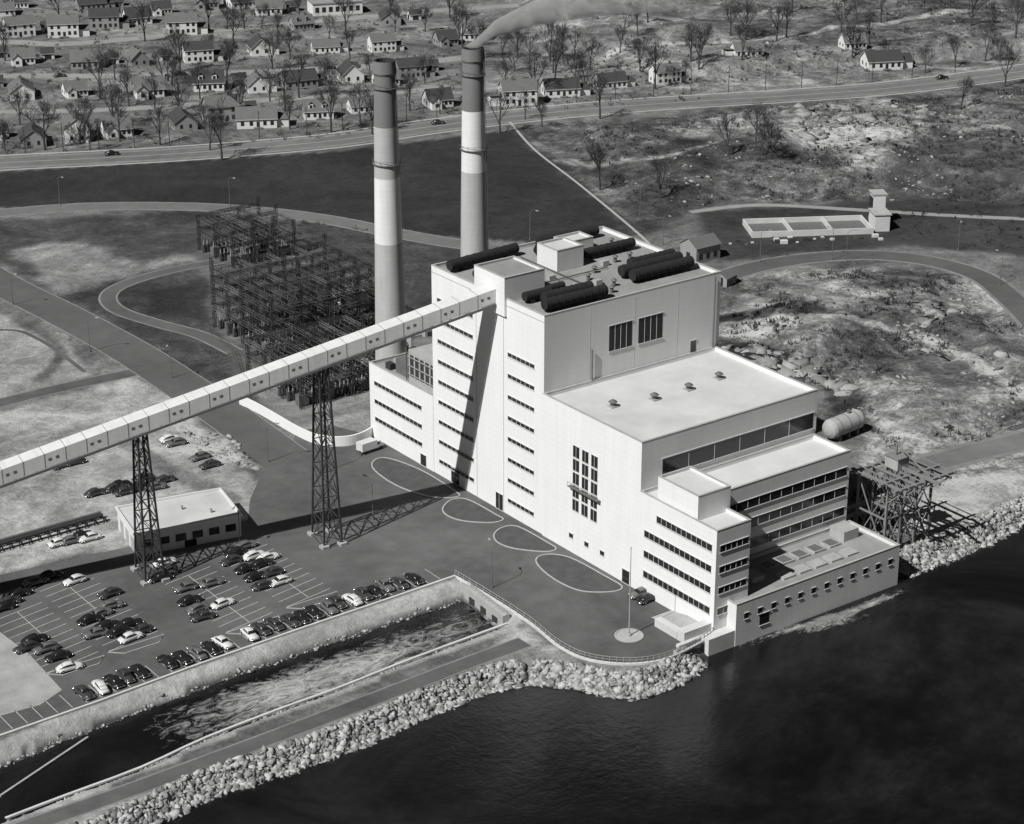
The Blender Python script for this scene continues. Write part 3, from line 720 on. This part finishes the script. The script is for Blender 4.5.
for i in range(26):
    if random.random()<0.86:
        x=lotEdge[2][0]-1+i*2.85+random.uniform(-.3,.3)
        k=(x-lotEdge[1][0])/(lotEdge[-1][0]-lotEdge[1][0]);y=lotEdge[1][1]+(lotEdge[-1][1]-lotEdge[1][1])*k+4.2
        if x<lotEdge[-1][0]-1: inst('parked_car',CM[(random.choice([0,0,3,1,3,0,2,2]),random.randint(0,1))],(x,y+random.uniform(-.6,.5),.036),math.pi/2+random.choice([0,math.pi])+random.uniform(-.1,.1))
a0=G(0,150);a1=G(500,112);sa=math.atan2(a1[1]-a0[1],a1[0]-a0[0])
for u,v in ((942,79),(438,124),(112,155),(60,77),(180,75),(330,69)):
    x,y=G(u,v);inst('parked_car',CM[(random.choice([0,3]),0)],(x,y,.03),sa)
# delivery truck
mb=MB();mb.box(-3,1.2,-1.15,1.15,.8,2.7,0);mb.box(1.25,2.4,-1.0,1.0,.7,2.2,0);mb.box(2.41,3.3,-.8,.8,.6,1.4,0);mb.box(2.2,2.45,-.9,.9,1.45,2.05,1);mb.box(1.4,2.1,-1.02,1.02,1.45,2.05,1)
for x in (-2,2.4):
    for y in (-1.0,1.0): mb.cyl((x,y-.15,.45),(x,y+.15,.45),.45,.45,14,2)
x,y=G(370,451);mb.obj('delivery_truck',[PB[2],GLASS,TY],loc=(x,y,.036),rot=0.1)
# ------------------------------------------------------------------ houses
RD=mat('shingle_dark',0.05,0.95,0.2,.8,5);RM=mat('shingle_mid',0.13,0.95,0.2,.8,5);CLAP=mat('clapboard_white',0.68,.85,.08,.5,4);CLAG=mat('clapboard_grey',0.28,.85,.1,.5,4);BRK=mat('chimney_brick',0.14,.9,.2,2,6)
def house_mesh(k):
    mb=MB();L_,W_,h,r=[(10,7.5,3.0,3.4),(11,7.5,5.0,2.6),(9,7.5,2.9,3.2),(12,8,3.0,2.8),(5,5,2.4,1.8)][k]
    mb.box(-L_/2,L_/2,-W_/2,W_/2,0,h,0)
    for s_ in (-1,1):
        mb.face([(s_*L_/2,-W_/2,h),(s_*L_/2,W_/2,h),(s_*L_/2,0,h+r)][::s_],0)
        o=.35;z=h-o*r/(W_/2)
        P=[(-L_/2-o,s_*(W_/2+o),z),(L_/2+o,s_*(W_/2+o),z),(L_/2+o,0,h+r),(-L_/2-o,0,h+r)]
        Q=[(p[0],p[1],p[2]+.15) for p in P]
        mb.face(Q[::s_*-1],1);mb.face(P[::s_],1);mb.face([P[0],P[1],Q[1],Q[0]],0)
        for e in ((1,2),(0,3)): mb.face([P[e[0]],P[e[1]],Q[e[1]],Q[e[0]]],0)
    if k==4:
        mb.box(-1.3,1.3,-W_/2-.06,-W_/2,.02,2.1,2);mb.box(-L_/2-.06,-L_/2,-1.3,1.3,.02,2.1,2);return mb
    mb.box(L_*.12,L_*.12+.9,-.45,.45,h+r-1,h+r+1.1,3)
    for s_ in (-1,1):
        for x in (-L_*.36,-L_*.14,L_*.2,L_*.38):
            for zz in ([1.0] if h<4 else [1.0,3.3]): 
                y=s_*W_/2; mb.box(x-.5,x+.5,min(y,y+s_*.06),max(y,y+s_*.06),zz,zz+1.3,2)
        mb.box(L_*.03-.45,L_*.03+.45,s_*W_/2-.08,s_*W_/2+.08,.1,2.1,2)
        for y in (-2,1.2): 
            x=s_*L_/2; mb.box(min(x,x+s_*.06),max(x,x+s_*.06),y,y+.9,1.0,2.3,2)
    if k==0:
        for x in (-2.6,1.9): 
            mb.box(x-.8,x+.8,-W_/2+.8,-.6,h+.5,h+2.3,0);mb.box(x-.45,x+.45,-W_/2+.74,-W_/2+.79,h+1.0,h+2.0,2)
            mb.face([(x-1,-W_/2+.6,h+2.25),(x,-W_/2+.6,h+3.0),(x,0.1,h+3.0),(x-1,-.3,h+2.25)],1);mb.face([(x+1,-W_/2+.6,h+2.25),(x+1,-.3,h+2.25),(x,0.1,h+3.0),(x,-W_/2+.6,h+3.0)],1)
    if k==2:   # front gable ell
        mb.box(-L_/2+.4,-L_/2+4,-W_/2-2.6,-W_/2-.01,0,2.8,0)
        mb.face([(-L_/2+.4,-W_/2-2.6,2.8),(-L_/2+4,-W_/2-2.6,2.8),(-L_/2+2.2,-W_/2-2.6,4.4)],0)
        mb.face([(-L_/2+.1,-W_/2-2.9,2.7),(-L_/2+2.2,-W_/2-2.9,4.5),(-L_/2+2.2,-W_/2+2,4.5),(-L_/2+.1,-W_/2+.5,2.7)],1);mb.face([(-L_/2+4.3,-W_/2-2.9,2.7),(-L_/2+4.3,-W_/2+.5,2.7),(-L_/2+2.2,-W_/2+2,4.5),(-L_/2+2.2,-W_/2-2.9,4.5)],1)
        mb.box(-L_/2+1.6,-L_/2+2.8,-W_/2-2.66,-W_/2-2.61,1,2.2,2)
    if k in (1,3): mb.box(L_/2+.01,L_/2+3.8,-W_/2+1,W_/2-1.5,0,2.5,0);mb.face([(L_/2,-W_/2+.7,2.52),(L_/2+4,-W_/2+.7,2.52),(L_/2+4,W_/2-1.2,3.3),(L_/2,W_/2-1.2,3.3)],1)
    if k!=2: mb.box(-1,1.6,-W_/2-1.4,-W_/2-.09,0,.5,3)
    return mb
HM=[]
for k in range(4):
    for w in (CLAP,CLAG):
        for r in (RD,RM): HM.append((w,house_mesh(k).mesh('house',[w,r,GLASS,BRK])))
GM=[house_mesh(4).mesh('garage',[w,RD,GLASS,BRK]) for w in (CLAP,CLAG)]
HW=[m for w,m in HM if w is CLAP];HG=[m for w,m in HM if w is CLAG]
houses=[(60,36),(108,26),(160,14),(209,6),(18,8),(5,22),(90,8),(135,24),(22,64),(90,66),(136,64),(197,60),(263,54),(325,52),(378,49),(442,45),
(22,98),(76,96),(147,94),(210,89),(300,85),(347,80),(412,78),(388,84),(255,90),(35,143),(118,136),(180,128),(255,124),(318,117),(360,110),(440,104),(75,140),
(517,102),(562,96),(612,88),(663,82),(748,64),(880,66),(850,58),(240,8),(-30,90),(-30,140),(-30,60),(300,28),(390,22),(270,14),(475,40),(20,36),(180,34),(225,120)]
hxy=[]
for u,v in houses:
    x,y=G(u+random.uniform(-4,4),v+random.uniform(-1.5,1.5)); hxy.append((x,y)); me_=random.choice(HW if random.random()<.72 else HG)
    inst('suburban_house',me_,(x,y,hz(x,y)-.05),sa+random.choice([0,0,0,math.pi/2,math.pi])+random.uniform(-.18,.18),scale=random.uniform(.88,1.18))
    if random.random()<.35:
        gx_,gy_=x+math.cos(sa)*11-math.sin(sa)*random.uniform(3,9),y+math.sin(sa)*11+math.cos(sa)*random.uniform(3,9)
        inst('garage',random.choice(GM),(gx_,gy_,hz(gx_,gy_)-.05),sa+random.uniform(-.05,.05))
x,y=G(335,12);mb=MB();mb.box(-11,11,-6,6,0,5,0);mb.box(-11.3,11.3,-6.3,6.3,5.001,5.5,1)
for i in range(7): mb.box(-10+i*3,-8.3+i*3,-6.06,-5.9,1.4,3.6,2)
mb.obj('school_building',[CLAP,ROOFG,GLASS],loc=(x,y,0),rot=sa)
def gable(name,u,v,L_,W_,h,r,rot,w=CLAG,ro=RM):
    x,y=G(u,v);mb=MB();mb.box(-L_/2,L_/2,-W_/2,W_/2,0,h,0)
    for s_ in (-1,1):
        mb.face([(s_*L_/2,-W_/2,h),(s_*L_/2,W_/2,h),(s_*L_/2,0,h+r)][::s_],0)
        mb.face([(-L_/2-.3,s_*(W_/2+.3),h-.1),(L_/2+.3,s_*(W_/2+.3),h-.1),(L_/2+.3,0,h+r+.05),(-L_/2-.3,0,h+r+.05)][::s_],1)
    for i in range(3): mb.box(-L_/2+1+i*L_/3.3,-L_/2+2.2+i*L_/3.3,-W_/2-.05,-W_/2+.1,1,2.6,2)
    mb.box(-L_/2-.05,-L_/2+.1,-.8,.8,.05,2.6,2)
    mb.obj(name,[w,ro,GLASS],loc=(x,y,hz(x,y)),rot=rot)
gable('pump_house',700,258,9,7,4.5,2.2,0.0)
gable('tool_shed',725,284,5,4,2.6,1.2,0.3)
# filtration works on the right
FW=empty('settling_basin_works');mb=MB()
p0=G(752,238);p1=G(900,233)
bx,by=p0;ang=math.atan2(p1[1]-p0[1],p1[0]-p0[0]);Lb=math.hypot(p1[0]-p0[0],p1[1]-p0[1])
for y in (0,13): mb.box(0,Lb*.82,y,y+.4,0,1.8,0)
for x in (0,Lb*.27,Lb*.54,Lb*.81): mb.box(x,x+.4,.41,12.99,0,1.7,0)
mb.box(.6,Lb*.80,.6,12.9,0.02,.3,1)
mb.box(Lb*.84,Lb*.94,2,9,0,5.0,0);mb.box(Lb*.87,Lb*.95,9.2,14,0,9.0,0);mb.box(Lb*.86,Lb*.96,9,14.3,9.01,9.4,2);mb.box(Lb*.83,Lb*.95,1.7,8.9,5.01,5.3,2)
for i in range(3): mb.box(Lb*.865,Lb*.87-.001,10+i*1.3,10.7+i*1.3,2,8,3)
for i in range(24):
    x=random.uniform(-10,Lb*.9);y=random.uniform(-7,-1.5);s_=random.uniform(.4,1.4);mb.box(x,x+s_*1.5,y,y+s_,0,s_*.7,random.choice([0,1,4]))
mb.obj('basin_walls_and_tower',[CONCL,STEEL,CONC,GLASS,DARK],FW);FW.location=(bx,by,0);FW.rotation_euler=(0,0,ang)
# horizontal tank & trestle near right of the plant
x,y=G(843,436);mb=MB();n=24
prof=[(-5.9,.3),(-5.7,1.2),(-5.2,2.0),(-4.6,2.3),(4.6,2.3),(5.2,2.0),(5.7,1.2),(5.9,.3)]
mb.loft([[(px,r*math.cos(t*2*math.pi/n),3.0+r*math.sin(t*2*math.pi/n)) for t in range(n)] for px,r in prof],0)
for s_ in (-3,0,3): mb.box(s_-.3,s_+.3,-1.9,1.9,0,1.5,1);mb.cyl((s_-.08,0,3.0),(s_+.08,0,3.0),2.34,2.34,24,1)
mb.cyl((1.5,0,5.2),(1.5,0,6.1),.4,.4,10,1)
mb.obj('storage_tank',[CONC,STEEL],loc=(x,y,0),rot=0.1,smooth=False)
mb=MB();GH=15.5
for i in range(4):
    x=49.5+i*4.2
    for y in (-48,-40): 
        mb.beam((x,y,-3),(x,y,GH),.42)
        if i<3:
            for za,zb in ((0,GH*.5),(GH*.5,GH-.4)): mb.beam((x,y,za),(x+4.2,y,zb),.2);mb.beam((x,y,zb),(x+4.2,y,za),.2)
            mb.beam((x,y,GH*.5),(x+4.2,y,GH*.5),.3)
    mb.beam((x,-53,GH),(x,-38,GH),.5);mb.beam((x,-48,0),(x,-40,GH-1),.2);mb.beam((x,-40,0),(x,-48,GH-1),.2);mb.beam((x,-48,GH*.5),(x,-40,GH*.5),.3)
    mb.beam((x,-48,GH-4),(x,-52.5,GH),.25)
for y in (-52,-48,-40): mb.beam((47,y,GH+.4),(64.5,y,GH+.4),.55)
for i in range(8): mb.beam((48+i*2.2,-53,GH+.8),(48+i*2.2,-39,GH+.8),.22)
mb.box(54,57.2,-46,-42.5,GH+1,GH+3.4,1);mb.box(53.8,57.4,-46.2,-42.3,GH+3.401,GH+3.6,0)
mb.beam((55.5,-44,GH+3.6),(55.5,-44,GH+6),.3);mb.beam((55.5,-44,GH+6),(55.5,-54,GH+1.6),.2);mb.beam((55.5,-40,GH+1.4),(55.5,-56,GH+1.4),.5)
mb.obj('intake_gantry',[mat('gantry_steel',.2,.7,.25,1,5),CONC])
mb=MB()
for i in range(2): mb.beam((47,-36-i*3,5.5),(63,-36-i*3,5.5),.6)
for x in (50,56,62):
    for y in (-36,-39): mb.beam((x,y,0),(x,y,5.5),.3)
mb.obj('pipe_rack',[STEELL])
mb=MB()
for i in range(90):
    x=random.uniform(47,72);y=random.uniform(-34,-8) if i<55 else random.uniform(-44,-30);s_=random.uniform(.3,1.4);a=random.uniform(0,3)
    mb.beam((x,y,.3),(x+math.cos(a)*s_*2.4,y+math.sin(a)*s_*2.4,.35),s_*.7,random.choice([0,1,1,2]),s_*.6)
mb.obj('stacked_materials',[CONC,DARK,STEEL])
# canal headwall
mb=MB();h0=canU[-1];h1=canL[0];mb.beam((h0[0]+1.5,h0[1],-1.6),(h1[0]+1.5,h1[1],-1.6),1.6,0,4.0)
mb.beam((h0[0]+1.5,h0[1],1.3),(h1[0]+1.5,h1[1],1.3),.1,1)
for i in range(12): 
    t=i/11;x=h0[0]+1.5+(h1[0]-h0[0])*t;y=h0[1]+(h1[1]-h0[1])*t; mb.beam((x,y,.4),(x,y,1.35),.08,1)
for i in range(3):
    t=.2+i*.3;x=h0[0]+.65+(h1[0]-h0[0])*t;y=h0[1]+(h1[1]-h0[1])*t; mb.box(x-.12,x+.1,y-.9,y+.9,-3,-.9,2)
mb.obj('canal_headwall',[CONC,STEELL,DARK])
kerbline('dike_coping',offset(smooth_line(canL[:9],3),2.4),0.5,0.3,CONCL)
mb=MB();p=G(0,797,WZ);q=G(88,738,WZ);mb.beam((p[0],p[1],WZ+.1),(q[0],q[1],WZ+.1),.4);mb.obj('floating_boom',[CONC])
mb=MB()
for i in range(len(foreEdge)-1):
    a,b_=foreEdge[i],foreEdge[i+1]
    mb.beam((a[0],a[1],.4),(a[0],a[1],1.6),.09);mb.beam((a[0],a[1],1.55),(b_[0],b_[1],1.55),.07);mb.beam((a[0],a[1],1.0),(b_[0],b_[1],1.0),.05)
mb.obj('railing',[STEELL])
# ------------------------------------------------------------------ rocks
t_=(1+5**.5)/2
ICO=np.array([(-1,t_,0),(1,t_,0),(-1,-t_,0),(1,-t_,0),(0,-1,t_),(0,1,t_),(0,-1,-t_),(0,1,-t_),(t_,0,-1),(t_,0,1),(-t_,0,-1),(-t_,0,1)])/1.9
IF=np.array([(0,11,5),(0,5,1),(0,1,7),(0,7,10),(0,10,11),(1,5,9),(5,11,4),(11,10,2),(10,7,6),(7,1,8),(3,9,4),(3,4,2),(3,2,6),(3,6,8),(3,8,9),(4,9,5),(2,4,11),(6,2,10),(8,6,7),(9,8,1)])
def rocks(name,pts,smin,smax,m,sink=.1,flat=.75):
    P=np.array(pts);n=len(P);sz=smin+(smax-smin)*np.random.rand(n)**2.5
    V=ICO[None]*(1+0.6*(np.random.rand(n,12,1)-.5)*2)+(np.random.rand(n,12,3)-.5)*.5
    V=V*sz[:,None,None]*(0.55+0.9*np.random.rand(n,1,3));V[:,:,2]*=flat
    z=height(P[:,0],P[:,1])
    V[:,:,0]+=P[:,0,None];V[:,:,1]+=P[:,1,None];V[:,:,2]+=(z+sz*sink)[:,None]
    Fc=(IF[None]+12*np.arange(n)[:,None,None]).reshape(-1,3)
    me=D.meshes.new(name);me.vertices.add(n*12);me.vertices.foreach_set('co',V.ravel());me.loops.add(Fc.size);me.loops.foreach_set('vertex_index',Fc.ravel())
    me.polygons.add(len(Fc));me.polygons.foreach_set('loop_start',np.arange(0,Fc.size,3));me.polygons.foreach_set('loop_total',np.full(len(Fc),3));me.update(calc_edges=True);me.materials.append(m);inst(name,me)
def along(line,n,d0,d1):
    L_=[math.dist(line[i],line[i+1]) for i in range(len(line)-1)];cum=np.cumsum([0]+L_);o=[]
    for _ in range(n):
        s_=random.uniform(0,cum[-1]);i=min(int(np.searchsorted(cum,s_))-1,len(L_)-1);i=max(i,0);t=(s_-cum[i])/L_[i]
        a,b_=line[i],line[i+1];dx,dy=(b_[0]-a[0])/L_[i],(b_[1]-a[1])/L_[i];d=random.uniform(d0,d1)
        w=1.2*math.sin(s_*.35)+.8*math.sin(s_*.9+1)
        if d<.8: d+=w*.35
        o.append((a[0]+dx*L_[i]*t-dy*d,a[1]+dy*L_[i]*t+dx*d))
    return o
rocks('riprap_rocks',along(shoreW[1:],10500,-.9,4.4),.18,.75,ROCK)
rocks('riprap_rocks',along(shoreR[:5],5000,-.9,5.5),.18,.75,ROCK)
rocks('canal_bank_stones',along(canU,900,-.3,.8),.1,.4,ROCK)
rocks('canal_bank_stones',along(canL,2000,-.3,2.0),.15,.5,ROCK)
def inpoly(px,n,thr=0.0,sc=12,seed=5):
    P=np.array(GL(px));lo=P.min(0);hi=P.max(0);o=[]
    q=lo+(hi-lo)*np.random.rand(n*8,2);d=sdist(q[:,0],q[:,1],[tuple(p) for p in P]);f=fbm(q[:,0],q[:,1],sc,4,seed)
    q=q[(d>0)&(f>thr)];return [tuple(p) for p in q[:n]]
rocks('field_boulders',inpoly([(560,140),(700,118),(1024,95),(1024,200),(740,200),(650,220)],600,.56)+inpoly([(745,285),(860,268),(960,280),(1024,330),(1024,430),(900,460),(840,400),(730,335)],500,.56)
  +inpoly([(560,60),(700,85),(1024,60),(1024,0),(560,0)],300,.55,25)+inpoly([(180,430),(230,435),(260,470),(210,462)],200),.15,.9,ROCKG,-.05,.5)
rocks('rock_outcrop',inpoly([(700,120),(860,95),(930,110),(920,165),(860,175),(760,150)],260,.56,20,2)+inpoly([(715,338),(760,345),(800,362),(850,385),(850,400),(800,380),(720,352)],140)+inpoly([(880,300),(1000,330),(1010,390),(920,380)],80,.55,10,4),.7,3.0,ROCKG,-.15,.4)
# ------------------------------------------------------------------ trees
def tree_mesh(seed,h):
    rnd=random.Random(seed);mb=MB()
    def gen(p,d,l,r,lv):
        bend=Vector((rnd.uniform(-.1,.1),rnd.uniform(-.1,.1),.04));mid=p+d*l*.5;d2=(d+bend).normalized();q=mid+d2*l*.5
        mb.cyl(p,mid,r,r*.85,6 if lv<2 else 3,0,False);mb.cyl(mid,q,r*.85,r*.66,6 if lv<2 else 3,0,False)
        if lv>=6: return
        if lv<3:   # leader keeps climbing
            gen(q,(d2+Vector((rnd.uniform(-.18,.18),rnd.uniform(-.18,.18),.1))).normalized(),l*rnd.uniform(.72,.85),r*.68,lv+1); n=rnd.choice([2,2,3])
        else: n=rnd.choice([2,3])
        a0_=rnd.uniform(0,6.28)
        for i in range(n):
            a=a0_+i*6.28/n+rnd.uniform(-.5,.5);ax=Vector((math.cos(a),math.sin(a),rnd.uniform(-.1,.3)))
            spread=rnd.uniform(.4,.75) if lv<3 else rnd.uniform(.4,.8)
            nd=(d2+ax*spread+Vector((0,0,.12))).normalized()
            gen(p+d*l*rnd.uniform(.55,1.0),nd,l*rnd.uniform(.6,.82),max(r*.5,.034),lv+1)
    gen(Vector((0,0,-.3)),Vector((rnd.uniform(-.05,.05),rnd.uniform(-.05,.05),1)).normalized(),h*.24,h*.018,0)
    return mb.mesh('bare_tree',[BARK])
TM=[tree_mesh(s_,18) for s_ in range(8)]
trees=[(120,142),(160,146),(205,128),(222,160),(80,142),(360,124),(500,134),(535,100),(542,128),(575,90),(600,118),(655,88),(685,84),(565,95),(762,165),(728,162),(776,52),(852,64),(925,72),(955,66),(985,62),(1005,86),
(285,112),(262,30),(330,98),(425,84),(840,48),(960,118),(990,40),(1015,45),(880,30),(45,150),(5,150),(20,125),(100,100),(240,120),(290,130),(385,126),(440,116),(470,100),(480,60),(515,70),(550,60),(590,70),(620,60),(180,70),(230,64),(290,60),(350,60),(60,20),(120,12),(190,30),(300,20),(395,30),(450,20),(200,100),(330,40),(640,70),(700,70),(730,45),(5,60),(115,80),
(530,60),(555,82),(575,55),(505,90),(525,118),(770,170),(755,155),(660,205),(600,190),(1000,60),(970,40),(90,150),(410,110),(210,150),(155,110),(270,100)]
for i in range(26): trees.append((random.uniform(0,480),random.uniform(15,135)))
for i in range(16): trees.append((random.uniform(500,1024),random.uniform(20,75)))
for u,v in trees:
    x,y=G(u,v+random.uniform(-2,2));b_=random.uniform(.75,1.4) if not(740<u<775 and v>150) else 1.0
    if any(math.hypot(x-a,y-c)<6 for a,c in hxy): x+=8*math.cos(sa);y+=8*math.sin(sa)
    inst('bare_tree',random.choice(TM),(x,y,hz(x,y)),random.uniform(0,6.3),scale=b_)
# scrub mass
def scrub(name,pts,s0,s1):
    mb=MB();P=np.array(pts);z=height(P[:,0],P[:,1])
    for i,(x,y) in enumerate(pts):
        s_=s0+(s1-s0)*random.random()**2
        for k in range(10):
            a=random.uniform(0,6.28);el=random.uniform(.3,1.4);d=Vector((math.cos(a)*math.cos(el),math.sin(a)*math.cos(el),math.sin(el)))*s_
            o=Vector((x+random.uniform(-.5,.5)*s_,y+random.uniform(-.5,.5)*s_,z[i]-.1));w=Vector((-math.sin(a),math.cos(a),.2))*s_*.1
            mb.face([o,o+d*.7+w,o+d,o+d*.6-w])
    mb.obj(name,[SCRUB])
scrub('scrub_brush',inpoly([(560,140),(700,118),(1024,95),(1024,200),(740,200),(650,220)],2200,.47,16,8)+inpoly([(560,60),(700,85),(1024,60),(1024,-10),(560,-10)],1900,.48,30,8)
 +inpoly([(740,285),(860,268),(960,280),(1024,330),(1024,430),(900,460),(840,400),(730,335)],1000,.5,14,8)+inpoly([(0,10),(420,5),(500,110),(330,138),(0,155)],1300,.42,18,8)+inpoly([(500,60),(720,60),(700,100),(520,112)],400,.4,18,8)
 +inpoly([(900,200),(1024,195),(1024,250),(900,240)],150)+inpoly([(200,212),(380,230),(380,300),(220,250)],120,.5),.3,1.6)
hp=[]
for x,y in hxy:
    for i in range(8): 
        a=random.uniform(0,6.28);hp.append((x+math.cos(a)*7.5,y+math.sin(a)*6.5))
scrub('garden_shrubs',hp,.8,1.6)
# poles & lamps
mb=MB();mb.cyl((0,0,0),(0,0,10),.16,.11,8,0);mb.beam((-1.1,0,9.2),(1.1,0,9.2),.12,0)
for x in (-1,-.4,.4,1): mb.cyl((x,0,9.25),(x,0,9.5),.06,.04,6,0)
UP=mb.mesh('utility_pole',[BARK])
l=offset(hw,10.5)
for i in range(6,len(l),3): inst('utility_pole',UP,(l[i][0],l[i][1],0),sa+1.57)
mb=MB();mb.cyl((0,0,0),(0,0,8.5),.11,.07,8,0)
pts=[(0,0,8.5),(.5,0,9.1),(1.3,0,9.4),(2.3,0,9.4)]
for i in range(3): mb.beam(pts[i],pts[i+1],.08,0)
mb.box(2.0,2.9,-.17,.17,9.22,9.42,1);mb.cyl((0,0,0),(0,0,.5),.25,.2,8,0)
SL=mb.mesh('street_lamp',[STEEL,STEELL])
for u,v in ((13,305),(90,352),(172,378),(268,462),(373,520),(492,588),(240,545),(330,470),(60,205),(230,206),(846,262),(1000,285),(530,240),(958,250),(663,245),(760,262),(832,260),(980,440),(640,215)):
    x,y=G(u,v);inst('street_lamp',SL,(x,y,0),random.uniform(0,6))
# ------------------------------------------------------------------ light, camera
sd=Vector((1,.16,-1.1)).normalized()
su=D.lights.new('sun','SUN');su.energy=5.0;su.angle=math.radians(.5);su.color=(1,.995,.985)
o=D.objects.new('sun',su);SC.collection.objects.link(o);o.rotation_euler=sd.to_track_quat('-Z','Y').to_euler();o.location=(-100,0,200)
w=D.worlds.new('World');SC.world=w;w.use_nodes=True;nt=w.node_tree;bg=nt.nodes['Background']
sk=nt.nodes.new('ShaderNodeTexSky');sk.sky_type='NISHITA';sk.sun_disc=False;sk.sun_elevation=math.asin(-sd.z);sk.sun_rotation=math.atan2(-sd.x,-sd.y)
# black-and-white film behind a red filter: the blue sky records by its weak red component
sr=nt.nodes.new('ShaderNodeSeparateColor');cb=nt.nodes.new('ShaderNodeCombineColor');nt.links.new(sk.outputs[0],sr.inputs[0])
for i in range(3): nt.links.new(sr.outputs[0],cb.inputs[i])
nt.links.new(cb.outputs[0],bg.inputs['Color']);bg.inputs['Strength'].default_value=.018
cd=D.cameras.new('camera');co=D.objects.new('camera',cd);SC.collection.objects.link(co);SC.camera=co
cd.sensor_width=36;cd.lens=F_PX/1024*36;cd.clip_start=1;cd.clip_end=9000;co.location=CAM
dr=cF*math.cos(PITCH)+Vector((0,0,-math.sin(PITCH)));co.rotation_euler=dr.to_track_quat('-Z','Y').to_euler()
SC.view_settings.view_transform='Standard';SC.view_settings.look='None';SC.view_settings.exposure=0
